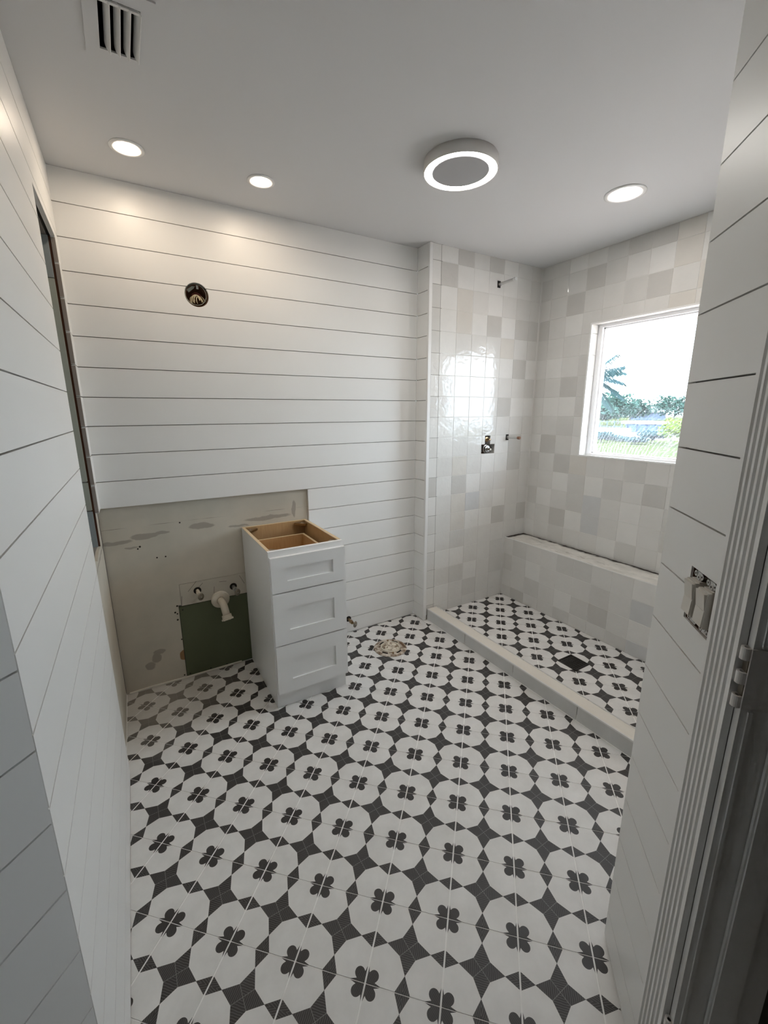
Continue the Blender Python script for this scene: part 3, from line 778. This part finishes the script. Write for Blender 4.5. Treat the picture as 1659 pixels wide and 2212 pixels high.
add_box(bm, C0, C1, CF, CF + .019, HC - .038, HC); add_box(bm, C0, C0 + .036, CF, CF + .019, .085, HC - .038); add_box(bm, C1 - .036, C1, CF, CF + .019, .085, HC - .038)
for z in (.624, .35): add_box(bm, C0 + .036, C1 - .036, CF, CF + .019, z - .012, z + .012)
obj('face_frame', bm, M['cab'], cab)
b = bm_new(); add_box(b, C0 + .0005, C1 - .0005, CF + .004, CF + .019, .001, .0845); obj('toe_board', b, M['cab'], cab)
DX0, DX1 = C0 + .003, C1 + .003
for z0, z1, pz0, pz1 in ((.628, .804, .681, .747), (.354, .6215, .427, .541), (.086, .3475, .157, .268)):
    px0, px1 = .7245, .9620; y0, y1 = CF - .0205, CF - .0005
    bm = bm_new()
    add_box(bm, DX0, px0, y0, y1, z0, z1); add_box(bm, px1, DX1, y0, y1, z0, z1); add_box(bm, px0, px1, y0, y1, z0, pz0); add_box(bm, px0, px1, y0, y1, pz1, z1)
    bmesh.ops.remove_doubles(bm, verts=bm.verts[:], dist=1e-5)
    d = obj('drawer', bm, M['cab'], cab)
    b = bm_new(); add_box(b, px0 + .0002, px1 - .0002, y0 + .0085, y1, pz0 + .0002, pz1 - .0002); obj('inset_panel', b, M['cab'], d)
    bx0, bx1, by0, by1 = C0 + .040, C1 - .046, CF + .021, -.075
    bz0, bz1 = z0 + .012, z1 - .036
    bm = bm_new(); t = .013
    add_box(bm, bx0, bx0 + t, by0, by1, bz0, bz1); add_box(bm, bx1 - t, bx1, by0, by1, bz0, bz1)
    add_box(bm, bx0 + t, bx1 - t, by1 - t, by1, bz0, bz1); add_box(bm, bx0 + t, bx1 - t, by0, by0 + t, bz0, bz1); add_box(bm, bx0 + t, bx1 - t, by0 + t, by1 - t, bz0, bz0 + .008)
    obj('drawer_box', bm, M['wood'], d)
    if z0 > .6:
        b = bm_new()
        for x0, x1 in ((bx0 + .0002, bx0 + t), (bx1 - t, bx1 - .0002)): add_box(b, x0, x1, by0 + .001, by1, bz1, bz1 + .0012)
        add_box(b, bx0 + t, bx1 - t, by1 - t, by1, bz1, bz1 + .0012); obj('pale_rim', b, M['plyedge'], d)
        b = bm_new(); add_box(b, bx0 + .018, bx0 + .09, by0 + .02, by0 + .06, bz1 - .03, bz1 - .02); obj('paper_tag', b, M['trimw'], d)
for x0, s in ((C0 + .017, 1), (C1 - .017, -1)):
    for yb, q in ((CB - .0168, -1), (CF + .0202, 1)):
        b = bm_new(); xx = [(x0, yb), (x0 + s * .062, yb), (x0 + s * .066, yb + q * .012), (x0 + s * .045, yb + q * .030), (x0 + s * .015, yb + q * .060), (x0, yb + q * .055)]
        add_prism(b, [(x, y, HC - .022) for x, y in xx], [(x, y, HC - .010) for x, y in xx]); o = obj('corner_bracket', b, M['brass'], cab, bevel=.0015)
        b = bm_new(); lathe(b, (x0 + s * .022, yb + q * .022, HC - .0098), (0, 0, 1), [(0, .001), (.004, .001), (.005, 0)], 12); obj('screw_head', b, M['steel'], o)

# ------------------------------------------------------------------ plumbing on the vanity wall
YB = .0150      # face of bare board
def stop_valve(x, z, out, label, mh, face=(0.25, -1, -.25), y0=YB, tilt=-.02):
    t = thing('shutoff_valve', (x, y0, z), label, 'valve', None)
    b = bm_new(); lathe(b, (x, y0 - .0007, z), (0, 1, 0), [(0, 0), (.0185, 0), (.020, .0006), (0, .0006)], 20); obj('hole_shade', b, M['dark'], t)  # flat dark disc on the wall, colour stands for a hole's shade
    b = bm_new(); tube(b, [(x, y0 + .003, z), (x, y0 - out * .45, z - .002), (x + .002, y0 - out * .5, z - .003)], .009, 14); obj('stub_pipe', b, mh, t, smooth=False)
    b = bm_new(); lathe(b, (x, y0 - out * .42, z - .002), (0, -1, 0), [(0, 0), (.0125, 0), (.0125, .014), (.0105, .014), (.0105, .030), (0, .030)], 6); obj('hex_body', b, mh, t)
    c = Vector((x + .001, y0 - out * .42 - .030, z - .003)); f = Vector(face).normalized()
    b = bm_new(); tube(b, [c, c + f * .018], .005, 10); obj('spindle', b, mh, t)
    b = bm_new(); k = c + f * .018; lathe(b, k, f, [(0, 0), (.012, 0), (.0165, .003), (.0165, .0075), (.013, .0105), (0, .0105)], 24)
    u_ = f.orthogonal().normalized(); w_ = Vector((0, 0, 1)) - f * f.z; w_.normalize(); s_ = f.cross(w_)
    for v in b.verts:
        r_ = v.co - k; v.co = k + f * r_.dot(f) + w_ * r_.dot(w_) * 1.35 + s_ * r_.dot(s_) * .95
    h = obj('oval_handle', b, M['nickel'], t, smooth=True)
    b = bm_new(); lathe(b, k + f * .0105, f, [(0, .0012), (.0028, .0012), (.0035, 0)], 10); obj('handle_screw', b, M['steel'], h)
    return t
stop_valve(.384, .506, .060, 'dull metal shut-off valve above the free side of the green patch', M['pvc'])
stop_valve(.574, .489, .060, 'dull metal shut-off valve beside the drawer cabinet, above the green patch', M['steel'])
tv = stop_valve(1.292, .100, .075, 'brass shut-off valve low on the plank wall beside the toilet flange', M['brass'], face=(.35, -1, -.1), y0=0.0)
pipe = thing('drain_pipe', (.498, YB, .427), 'white plastic drain elbow with a wall collar above the green patch', 'pipe')
b = bm_new(); lathe(b, (.498, YB, .427), (0, -1, 0), [(0, 0), (.050, 0), (.0505, .002), (.046, .007), (.030, .013), (.0245, .016), (.0245, .022), (0, .022)], 40); obj('wall_collar', b, M['pvc'], pipe, smooth=False)
pts = [Vector((.498, YB - .01, .427)), Vector((.498, YB - .045, .427))]
for k in range(1, 9):
    t = math.radians(72) * k / 8; pts.append(Vector((.498 + .006 * k / 8, YB - .045 - .042 * math.sin(t), .427 - .042 * (1 - math.cos(t)))))
dirv = (pts[-1] - pts[-2]).normalized(); pts.append(pts[-1] + dirv * .045)
b = bm_new(); tube(b, pts, .0195, 24); obj('elbow', b, M['pvc'], pipe, smooth=True)
b = bm_new(); e0 = pts[-1]; lathe(b, e0, dirv, [(.0197, -.016), (.0255, -.015), (.0262, .004), (.0285, .006), (.0285, .014), (.024, .014), (.024, .004), (.0197, .004)], 24, close=True); obj('slip_nut', b, M['pvc'], pipe, smooth=False)
for k in range(6):
    t = 2 * math.pi * k / 6; a_ = dirv.orthogonal().normalized(); b_ = dirv.cross(a_)
    p = e0 + dirv * .010 + (a_ * math.cos(t) + b_ * math.sin(t)) * .0288
    b = bm_new(); tube(b, [p - dirv * .005, p + dirv * .005], .0028, 6); obj('nut_rib', b, M['pvc'], pipe)

# toilet flange
fl_ = thing('toilet_flange', (1.43, -.316, 0), 'round plastered toilet flange set in the tiled floor', 'flange'); fc = Vector((1.43, -.316, .0))
m = mat('flange_plaster', lin(206, 196, 180), .8); S.nt = m.node_tree
n = noise(position(), 45, 4, .65); link(m, mixc(ramp(n, .45, .62), lin(224, 216, 200), lin(120, 98, 74)), 'Base Color'); bump(m, n, .6, .004); M['fplaster'] = m
m = mat('flange_rim', lin(190, 178, 160), .35); S.nt = m.node_tree
n = noise(position(), 30, 4, .65); link(m, mixc(ramp(n, .42, .6), lin(205, 196, 182), lin(112, 86, 62)), 'Base Color'); M['frim'] = m
b = bm_new(); lathe(b, fc, (0, 0, 1), [(.062, .0002), (.104, .0002), (.104, .003), (.100, .006), (.090, .009), (.084, .009), (.082, .005), (.066, .005), (.062, .010)], 48, close=True); obj('rim', b, M['frim'], fl_, smooth=True)
b = bm_new(); lathe(b, fc, (0, 0, 1), [(.0615, .0002), (.0615, .013), (.055, .014), (.053, .008), (.053, .0002)], 48, close=True); obj('inner_ring', b, M['pvc'], fl_, smooth=True)
bm = bm_new(); random.seed(3); lathe(bm, fc, (0, 0, 1), [(.0525, .001), (.0525, .009), (.044, .016), (.030, .020), (.015, .023), (0, .024)], 28)
for v in bm.verts:
    if v.co.z > .012: v.co.z += random.uniform(-.003, .004)
obj('plaster_plug', bm, M['fplaster'], fl_, smooth=True)
for t in (.6, 1.9, 3.7, 5.0):
    b = bm_new(); pts = [fc + Vector((math.cos(t + s) * .074, math.sin(t + s) * .074, .0056)) for s in [(-.25 + .1 * k) for k in range(6)]]; tube(b, pts, .0042, 8); obj('bolt_slot', b, M['dark'], fl_)
for t in (1.25, 4.4):
    b = bm_new(); lathe(b, fc + Vector((math.cos(t) * .074, math.sin(t) * .074, .005)), (0, 0, 1), [(0, .010), (.006, .010), (.006, 0)], 6); obj('bolt', b, M['brass'], fl_)

# floor drain in the shower
dr = thing('shower_drain', (2.232, -1.051, ZS), 'square black grid drain in the shower floor', 'drain'); dx, dy, ds = 2.232, -1.051, .062
b = bm_new()
for x0, x1, y0, y1 in ((-ds, ds, -ds, -ds + .006), (-ds, ds, ds - .006, ds), (-ds, -ds + .006, -ds + .006, ds - .006), (ds - .006, ds, -ds + .006, ds - .006)): add_box(b, dx + x0, dx + x1, dy + y0, dy + y1, ZS + .0002, ZS + .0034)
obj('drain_frame', b, M['black'], dr)
b = bm_new(); add_box(b, dx - ds + .006, dx + ds - .006, dy - ds + .006, dy + ds - .006, ZS + .0002, ZS + .0010); obj('sump', b, M['dark'], dr)
for k in range(10):
    y0 = dy - ds + .008 + k * .0108
    b = bm_new(); add_box(b, dx - ds + .006, dx + ds - .006, y0, y0 + .0055, ZS + .0011, ZS + .0030); obj('grid_bar', b, M['black'], dr)
for k in range(5):
    x0 = dx - ds + .022 + k * .020
    b = bm_new(); add_box(b, x0, x0 + .004, dy - ds + .006, dy + ds - .006, ZS + .0010, ZS + .0024); obj('cross_bar', b, M['black'], dr)

# shower fittings on the tiled wall
YT = -DR
def stub(name, x, z, L, end, label, tip):
    t = thing(name, (x, YT, z), label, 'pipe')
    b = bm_new(); PT.box(b, x - .015, x + .013, z - .021, z + .021, .0004, .0011); obj('hole_shade', b, M['dark'], t)  # thin dark plate on the tiles, shade of an opening as colour
    d = (Vector(end) - Vector((x, YT, z))).normalized(); s = Vector((x, YT, z)) + d * .001; e_ = s + d * L
    b = bm_new(); tube(b, [s, e_ - d * .022], .0085, 16); obj('pipe', b, M['steel'], t)
    b = bm_new(); tube(b, [s + d * .001, s + d * .016], .0115, 6); obj('hex_collar', b, M['chrome'], t)
    b = bm_new(); tube(b, [e_ - d * .0222, e_ - d * .018, e_ - d * .001, e_], [.0085, .0105, .0105, .008], 16); obj('end_cap', b, tip, t)
    return t
stub('capped_shower_pipe', 2.399, 2.284, .145, (2.403, -.30, 2.287), 'grey capped shower arm stub high on the tiled wall', M['dockw'])
m = mat('copper', (.30, .17, .12, 1), .5, 1.0); M['copper'] = m
stub('spray_stub', 2.560, 1.277, .110, (2.574, -.23, 1.276), 'short capped pipe stub beside the open shower valve', M['copper'])
sv = thing('shower_valve', (2.37, YT + .02, 1.20), 'bare brass and chrome shower valve in a hole cut in the tiles', 'valve')
b = bm_new(); PT.box(b, VHX0 + .001, VHX1 - .001, VHZ0 + .001, 1.295, -.095, -.088); obj('cavity_back', b, M['dark'], sv)
b = bm_new(); tube(b, [(2.368, YT + .05, 1.165), (2.368, YT + .05, 1.29)], .016, 16); obj('riser', b, M['stud'], sv)
b = bm_new(); lathe(b, (2.374, YT + .055, 1.199), (0, -1, 0), [(0, 0), (.030, 0), (.030, .035), (.024, .037), (.024, .052), (.014, .053), (.014, .062), (0, .062)], 28); obj('valve_body', b, M['chrome'], sv)
b = bm_new(); lathe(b, (2.374, YT - .0075, 1.199), (0, -1, 0), [(0, 0), (.008, 0), (.008, .02), (0, .02)], 14); obj('stem', b, M['nickel'], sv)
b = bm_new(); lathe(b, (2.366, YT + .03, 1.268), (0, -1, 0), [(0, 0), (.018, 0), (.018, .024), (.010, .026), (.006, .028), (.006, .055), (0, .056)], 20); obj('diverter_stem', b, M['brass'], sv)
b = bm_new(); tube(b, [(2.303, YT + .045, 1.196), (2.345, YT + .045, 1.198)], .013, 14); obj('inlet', b, M['copper'], sv)
b = bm_new(); tube(b, [(2.402, YT + .045, 1.198), (2.437, YT + .045, 1.196)], .016, 14); obj('inlet', b, M['chrome'], sv)

# ------------------------------------------------------------------ electrics
jb = thing('junction_box', PB.pt(EBX, EBZ, -.02), 'round open wall box with loose wires high on the plank wall', 'electrical box')
b = bm_new(); lathe(b, PB.pt(EBX + .002, EBZ - .001, -.016), (0, 1, 0), [(.0485, 0), (.0505, 0), (.0505, .070), (0, .070), (0, .068), (.0485, .068)], 40); obj('box', b, M['boxin'], jb)
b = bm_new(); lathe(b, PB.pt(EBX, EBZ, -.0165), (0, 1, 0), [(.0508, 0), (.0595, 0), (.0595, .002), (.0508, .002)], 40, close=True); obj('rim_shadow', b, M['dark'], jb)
b = bm_new(); lathe(b, PB.pt(EBX - .003, EBZ + .004, -.014), (0, -1, 0), [(.0470, 0), (.0486, 0), (.0486, .002), (.0470, .002)], 40, close=True); obj('plaster_ring', b, M['sheet'], jb)
b = bm_new(); PB.prism(b, [(EBX + .002, EBZ + .048), (EBX + .012, EBZ + .048), (EBX + .013, EBZ + .030), (EBX + .003, EBZ + .030)], -.020, -.0165); obj('screw_lug', b, M['steel'], jb)
b = bm_new(); PB.prism(b, [(EBX - .040, EBZ + .026), (EBX - .015, EBZ + .044), (EBX + .0, EBZ + .046), (EBX - .004, EBZ + .038), (EBX - .03, EBZ + .016)], -.045, -.030); obj('mud_patch', b, M['sheet'], jb)
random.seed(21)
for k in range(9):
    b = bm_new(); rr = .029 + .006 * random.random() - .0015 * k; cx_ = EBX + .004 + random.uniform(-.004, .004); cz_ = EBZ - .022 + random.uniform(-.004, .003)
    t0 = random.uniform(-.3, .4); pts = []
    for i in range(15):
        t = t0 + math.pi * 1.15 * i / 14
        pts.append(PB.pt(cx_ + rr * math.cos(t) * (1.15 - .1 * k), cz_ + rr * math.sin(t) * .95, -.030 + .003 * k - .01 * math.sin(t)))
    tube(b, pts, .0017, 6); obj('wire', b, M['wirew'], jb, smooth=True)
for k in range(2):
    b = bm_new(); pts = [PB.pt(EBX - .02 + .045 * i / 10, EBZ + .005 + .012 * math.sin(math.pi * i / 10) - .006 * k, -.035) for i in range(11)]; tube(b, pts, .0017, 6); obj('wire', b, M['wirer'], jb, smooth=True)

b = bm_new(); PE.box(b, SU0 + .0005, SU1 - .0005, SZ0 + .0005, SZ1 - .0005, -.074, -.068); obj('switch_box_back', b, M['dark'], wall_right)
b = bm_new()
for u0, u1, z0, z1 in ((SU0 + .0005, SU0 + .003, SZ0 + .0005, SZ1 - .0005), (SU1 - .003, SU1 - .0005, SZ0 + .0005, SZ1 - .0005), (SU0 + .003, SU1 - .003, SZ0 + .0005, SZ0 + .003), (SU0 + .003, SU1 - .003, SZ1 - .003, SZ1 - .0005)):
    PE.box(b, u0, u1, z0, z1, -.068, -.004)
obj('switch_box_side', b, M['stud'], wall_right)
for u0, lab in ((SU0 + .010, 'uncovered white rocker switch beside the shower edge of the plank wall'), (SU0 + .058, 'uncovered white rocker switch beside the fluted door casing')):
    t = thing('rocker_switch', PE.pt(u0 + .018, (SZ0 + SZ1) / 2, 0), lab, 'switch')
    zc = (SZ0 + SZ1) / 2; u1 = u0 + .036
    b = bm_new(); PE.box(b, u0 + .003, u1 - .003, SZ0 + .018, SZ1 - .018, -.030, .002); obj('switch_body', b, M['switch'], t)
    b = bm_new(); PE.box(b, u0, u1, zc - .0335, zc + .0335, .002, .010); obj('bezel', b, M['switch'], t, bevel=.001)
    for s in (-1, 1):
        b = bm_new()
        if s > 0: pf = [(zc + .0008, .010), (zc + .0008, .0105), (zc + .031, .0145), (zc + .031, .010)]
        else: pf = [(zc - .031, .010), (zc - .031, .0125), (zc - .0008, .0105), (zc - .0008, .010)]
        add_prism(b, [PE.pt(u0 + .002, z, d_) for z, d_ in pf], [PE.pt(u1 - .002, z, d_) for z, d_ in pf]); obj('rocker', b, M['switch'], t)
        z0, z1 = (zc + .034, SZ1 - .003) if s > 0 else (SZ0 + .003, zc - .034)
        b = bm_new(); PE.box(b, u0 + .009, u1 - .009, z0, z1, -.004, -.0025); y = obj('mounting_yoke', b, M['steel'], t)
        ze = z1 - .006 if s > 0 else z0 + .006
        for du in (.006, .018, .030):
            b = bm_new(); lathe(b, PE.pt(u0 + du, ze - (0.004 * s if du == .018 else 0), -.0025), PE.N, [(.0022, 0), (.0055, 0), (.0055, .001), (.0022, .001)], 14, close=True); obj('plaster_ear', b, M['steel'], y)
            b = bm_new(); lathe(b, PE.pt(u0 + du, ze - (0.004 * s if du == .018 else 0), -.0026), PE.N, [(0, .0004), (.0021, .0004), (.0021, 0), (0, 0)], 10); obj('screw_hole', b, M['dark'], y)

# ceiling lights
def can(x, y, ro, rl, m, lab):
    t = thing('recessed_light', (x, y, H), lab, 'ceiling light', 'round recessed ceiling lights')
    b = bm_new(); lathe(b, (x, y, H), (0, 0, -1), [(ro, .0002), (ro, .003), (ro * .93, .0055), (rl * 1.06, .004), (rl * 1.02, .0012), (rl * 1.02, .0002)], 56, close=True); obj('trim_ring', b, M['trimw'], t, smooth=True)
    b = bm_new(); lathe(b, (x, y, H), (0, 0, -1), [(0, .0005), (rl, .0005), (rl, .0026), (0, .0030)], 48); obj('lens', b, m, t)
can(.280, -.287, .060, .039, M['lens_warm'], 'small lit recessed light near the plank wall corner with the recess')
can(.783, -.300, .058, .039, M['lens_warm'], 'small lit recessed light above the round wall box and drawer cabinet')
can(2.262, -1.036, .088, .060, M['lens_neutral'], 'larger lit recessed light over the shower near the window')
fan = thing('fan_light', (1.43, -.858, H), 'round ceiling fan with a lit white ring and grey centre panel', 'ceiling fan light'); fx, fy = 1.43, -.858
b = bm_new(); lathe(b, (fx, fy, H), (0, 0, -1), [(.146, .0003), (.1485, .034), (.148, .0415), (.1455, .0430), (.1440, .0425), (.1440, .036), (.1165, .036), (.1165, .0003)], 72, close=True); obj('housing', b, M['fanring'], fan, smooth=True)
b = bm_new(); lathe(b, (fx, fy, H), (0, 0, -1), [(.1165, .0362), (.1165, .0400), (.120, .0415), (.141, .0415), (.1438, .0405), (.1438, .0362)], 72, close=True); obj('lit_ring', b, M['lens_ring'], fan, smooth=True)
b = bm_new(); lathe(b, (fx, fy, H), (0, 0, -1), [(0, .020), (.114, .020), (.116, .026), (.1155, .0395), (.112, .0412), (0, .0415)], 72); obj('grey_panel', b, M['fangrey'], fan, smooth=False)
# ceiling vent
ve = thing('ceiling_vent', (.259, -.872, H), 'white metal ceiling air register with four curved open slats', 'vent')
ox0, ox1, oy0, oy1 = .180, .336, -1.004, -.748
bm = bm_new()
for x0, x1, y0, y1 in ((ox0, VX0, oy0, oy1), (VX1, ox1, oy0, oy1), (VX0, VX1, oy0, VY0), (VX0, VX1, VY1, oy1)):
    add_box(bm, x0, x1, y0, y1, H - .004, H - .0003)
bmesh.ops.remove_doubles(bm, verts=bm.verts[:], dist=1e-5)
obj('face_plate', bm, M['ceil'], ve)
b = bm_new()
add_box(b, VX0 - .006, VX0, VY0, VY1, H + .001, H + .11); add_box(b, VX1, VX1 + .006, VY0, VY1, H + .001, H + .11); add_box(b, VX0, VX1, VY0 - .006, VY0, H + .001, H + .11); add_box(b, VX0, VX1, VY1, VY1 + .006, H + .001, H + .11); add_box(b, VX0, VX1, VY0, VY1, H + .10, H + .11)
obj('duct', b, M['dark'], ve)
for k in range(4):
    xc = VX0 + .012 + k * .0228
    prof = []
    for i in range(9):
        t = i / 8; prof.append((xc + .012 * t * t, H - .004 + .020 * (1 - t) - .008 * t))
    b = bm_new(); q = prof + [(x + .0012, z + .0004) for x, z in prof[::-1]]
    add_prism(b, [(x, VY0 + .002, z) for x, z in q], [(x, VY1 - .001, z) for x, z in q]); obj('slat', b, M['trimw'], ve)
b = bm_new(); add_box(b, VX0, VX1, VY0 + .004, VY0 + .012, H - .007, H - .002); obj('cross_bar', b, M['trimw'], ve)

# ------------------------------------------------------------------ outside the window
GZ0 = -.6
bm = bm_new(); add_box(bm, 15.0, 33.5, -40, 60, GZ0 - .3, GZ0); struct(obj('ground', bm, M['lawn']), 'green lawn outside the window')
bm = bm_new(); add_box(bm, W + .25, 14.95, -40, 60, GZ0 - .3, GZ0); struct(obj('bounce_ground', bm, M['bounce_ground']), 'unseen pale pinkish ground added outside to bounce warm light indoors')  # out of view, added as a pinkish reflector for the ceiling
bm = bm_new(); add_box(bm, 33.6, 61, -60, 140, GZ0 - .9, GZ0 - .52); tag(obj('canal', bm, M['water']), 'pale canal water beyond the lawn', 'water')['kind'] = 'stuff'
bm = bm_new(); add_box(bm, 61.1, 190, -60, 180, GZ0 - .9, GZ0 - .5); struct(obj('far_bank', bm, M['lawn']), 'green bank across the canal')
bm = bm_new(); add_box(bm, W + WALLT + .003, W + .78, -3.4, 1.8, 2.085, 2.30); add_box(bm, W + .74, W + .80, -3.4, 1.8, 2.066, 2.36); struct(obj('eave_soffit', bm, M['stucco']), 'pale stucco eave above the window outside')
def at(X, sy, sz=None, z=None):
    return Vector((CX + X, CY + sy * X, CZ + sz * X if z is None else z))
def leaves(bm, c, rx, ry, rz, n, s, rng):
    for _ in range(n):
        while True:
            v = Vector((rng.uniform(-1, 1), rng.uniform(-1, 1), rng.uniform(-1, 1)))
            if .25 < v.length < 1: break
        p = c + Vector((v.x * rx, v.y * ry, v.z * rz))
        a = Vector((rng.uniform(-1, 1), rng.uniform(-1, 1), rng.uniform(-1, 1))).normalized(); b = a.orthogonal().normalized() * s * .45; a *= s
        vs_ = [bm.verts.new(p - a), bm.verts.new(p + b), bm.verts.new(p + a), bm.verts.new(p - b)]; bm.faces.new(vs_)
def tree(name, X, sy, top, width, lab, m, seed, cat='tree', group=None, base=None, n=500, s=.22, clumps=5):
    rng = random.Random(seed); base = GZ0 if base is None else base
    p = at(X, sy, z=base); hgt = top - base
    t = thing(name, p, lab, cat, group)
    bm = bm_new()
    for k in range(clumps):
        c = p + Vector((rng.uniform(-.3, .3) * width, rng.uniform(-.36, .36) * width, hgt * rng.uniform(.42, .74)))
        leaves(bm, c, width * .34, width * .34, hgt * .26, n // clumps, s, rng)
    obj('crown', bm, m, t)
    b = bm_new(); tube(b, [p, p + Vector((0, .1, hgt * .3)), p + Vector((0, 0, hgt * .62))], [.05 * hgt * .5 + .02, .035 * hgt * .5 + .015, .02], 8); obj('trunk', b, M['trunk'], t)
    return t
FB = GZ0 - .5
for X, sy, tz, w_, seed, lab in ((72, .655, .026, 6.5, 1, 'hazy green tree behind the palm fronds across the canal'), (84, .604, .050, 6.5, 2, 'tallest bluish tree left of the pale roof across the canal'), (94, .575, .030, 6, 3, 'round hazy tree touching the pale roof across the canal'), (142, .517, .018, 6, 4, 'small tree peeping over the pale roof ridge'), (114, .482, .034, 7, 5, 'broad dark tree right of the pale roof across the canal'), (124, .632, .044, 10, 6, 'bluish tree between the palm fronds and the tallest tree'), (136, .45, .03, 10, 7, 'tall tree far right of the pale roof across the canal'), (147, .70, .03, 10, 8, 'tall tree behind the coconut palm trunk across the canal')):
    tree('far_tree', X, sy, CZ + tz * X, w_, lab, M['leaf'], seed, group='trees across the canal', base=FB, n=1300, s=.42, clumps=8)
# house across the canal
hp = at(128, .538, z=FB); house = thing('far_house', hp, 'low pale blue house with a hipped roof across the canal', 'house')
b = bm_new(); add_box(b, hp.x - 3, hp.x + 3, hp.y - 3.4, hp.y + 3.4, FB, CZ - .45); obj('wall', b, M['pale_house'], house)
b = bm_new(); z0, z1 = CZ - .45, CZ + 1.15
v = [b.verts.new(p) for p in ((hp.x - 3.6, hp.y - 4.1, z0), (hp.x + 3.6, hp.y - 4.1, z0), (hp.x + 3.6, hp.y + 4.1, z0), (hp.x - 3.6, hp.y + 4.1, z0), (hp.x, hp.y - 1.5, z1), (hp.x, hp.y + 1.5, z1))]
for f in ((0, 1, 4), (1, 2, 5, 4), (2, 3, 5), (3, 0, 4, 5), (3, 2, 1, 0)): b.faces.new([v[i] for i in f])
obj('roof', b, M['roof'], house)
for k in range(4):
    b = bm_new(); y0 = hp.y - 2.9 + k * 1.6; add_box(b, hp.x - 3.04, hp.x - 2.98, y0, y0 + 1.1, -.1, 1.0); obj('window', b, M['dockpost'], house)
# low boat shelter
bp_ = at(56, .535, z=FB); bs = thing('boat_shelter', bp_, 'long low blue boat shelter with a white flat roof on the water', 'boat shelter')
b = bm_new(); add_box(b, bp_.x - 1, bp_.x + 1, bp_.y - 3.0, bp_.y + 2.2, FB, CZ - .03 * 56); obj('wall', b, M['pale_house'], bs)
b = bm_new(); add_box(b, bp_.x - 1.4, bp_.x + 1.4, bp_.y - 3.4, bp_.y + 2.6, CZ - .0285 * 56, CZ - .0225 * 56); obj('roof', b, M['dockw'], bs)
for k in range(5):
    b = bm_new(); y0 = bp_.y - 2.9 + k * 1.2; add_box(b, bp_.x - 1.15, bp_.x - 1.02, y0, y0 + .12, FB, CZ - .029 * 56); obj('post', b, M['dockpost'], bs)
# dock with railing
dp = at(44, .64, z=GZ0 - .5); dk = thing('dock', dp, 'white dock with a thin post railing on the canal', 'dock')
b = bm_new(); add_box(b, dp.x - .8, dp.x + .8, dp.y - 2.6, dp.y + 4, GZ0 - .45, CZ - .040 * 44); obj('deck', b, M['dockw'], dk)
for k in range(9):
    b = bm_new(); y0 = dp.y - 2.5 + k * .8; add_box(b, dp.x - .75, dp.x - .68, y0, y0 + .07, CZ - .040 * 44, CZ - .024 * 44); obj('post', b, M['dockpost'], dk)
for s_ in (-.0245, -.0355):
    b = bm_new(); add_box(b, dp.x - .77, dp.x - .70, dp.y - 2.6, dp.y + 4, CZ + s_ * 44 - .03, CZ + s_ * 44 + .03); obj('rail', b, M['dockpost'], dk)
# shrubs on the near bank
for X, sy, tz, w_, seed, lab, mm in ((29, .668, -.043, 1.1, 21, 'bluish hedge shrub at the lawn edge below the dock railing', 'hedge'), (27.4, .640, -.046, 1.1, 22, 'low bluish shrub next to the hedge below the dock end', 'hedge'), (29.5, .595, -.056, 1.2, 23, 'small low shrub on the bank below the boat shelter', 'hedge'), (27.6, .556, -.055, 1.2, 24, 'small round shrub in the middle of the bank', 'hedge'), (29.6, .520, -.042, 1.5, 25, 'dark shrub on the bank beside the yellow-green bush', 'hedge'), (27.4, .480, -.014, 1.4, 26, 'tall yellow-green bush at the end of the bank beside the dark shrub', 'bushy'), (29.8, .44, -.012, 1.8, 27, 'tall yellow-green bush past the end of the bank hedge', 'bushy'), (27.2, .71, -.045, 1.2, 28, 'bluish hedge shrub nearest the coconut palm', 'hedge')):
    tree('shrub', X, sy, CZ + tz * X, w_, lab, M[mm], seed, 'shrub', 'shrubs on the near bank', GZ0, 700, .12, 6)
# coconut palm
pp = at(11.5, .715, z=GZ0); crown = at(11.5, .70, sz=.088)
pa = thing('coconut_palm', pp, 'coconut palm with drooping fronds close outside the window', 'palm')
b = bm_new(); tube(b, [pp, pp + Vector((0, -.05, 1.0)), pp.lerp(crown, .7) + Vector((0, .05, 0)), crown], [.13, .10, .085, .07], 10); obj('trunk', b, M['trunk'], pa)
rng = random.Random(9)
def frond(az, el, L, droop):
    b = bm_new(); d = Vector((math.cos(az), math.sin(az), 0)); pts = []
    for i in range(15):
        t = i / 14; pts.append(crown + d * (L * t * math.cos(el)) + Vector((0, 0, L * t * math.sin(el) - droop * t * t)))
    tube(b, pts, [.016 * (1 - .8 * i / 14) for i in range(15)], 5)
    side = d.cross(Vector((0, 0, 1)))
    for i in range(1, 44):
        t = i / 44 * 14; k = int(t); p = pts[k].lerp(pts[min(k + 1, 14)], t - k); l = .30 * math.sin(math.pi * (.12 + .8 * i / 44)) + .05
        for s in (-1, 1):
            tipv = p + d * l * .55 + side * s * l * .55 + Vector((0, 0, -l * .75 - rng.uniform(0, .05)))
            wv_ = d * .012
            f = b.faces.new([b.verts.new(p - wv_), b.verts.new(p.lerp(tipv, .5) + wv_ * 1.2), b.verts.new(tipv), b.verts.new(p.lerp(tipv, .5) - wv_ * 1.2)])
    return obj('frond', b, M['palm'], pa)
# az measured in the xy plane; -y is to the right in the photo
for az, el, L, dr_ in ((-1.75, .62, 1.25, .25), (-1.5, .35, 1.15, .22), (-1.62, .05, 1.2, .35), (-1.45, -.25, 1.15, .40), (-1.7, -.65, 1.25, .25), (-.6, .4, 1.2, .4), (.4, .3, 1.2, .5), (1.4, .4, 1.2, .5), (2.4, .3, 1.2, .5), (3.3, .35, 1.2, .4), (.9, 1.0, 1.1, .3)):
    frond(az, el, L, dr_)
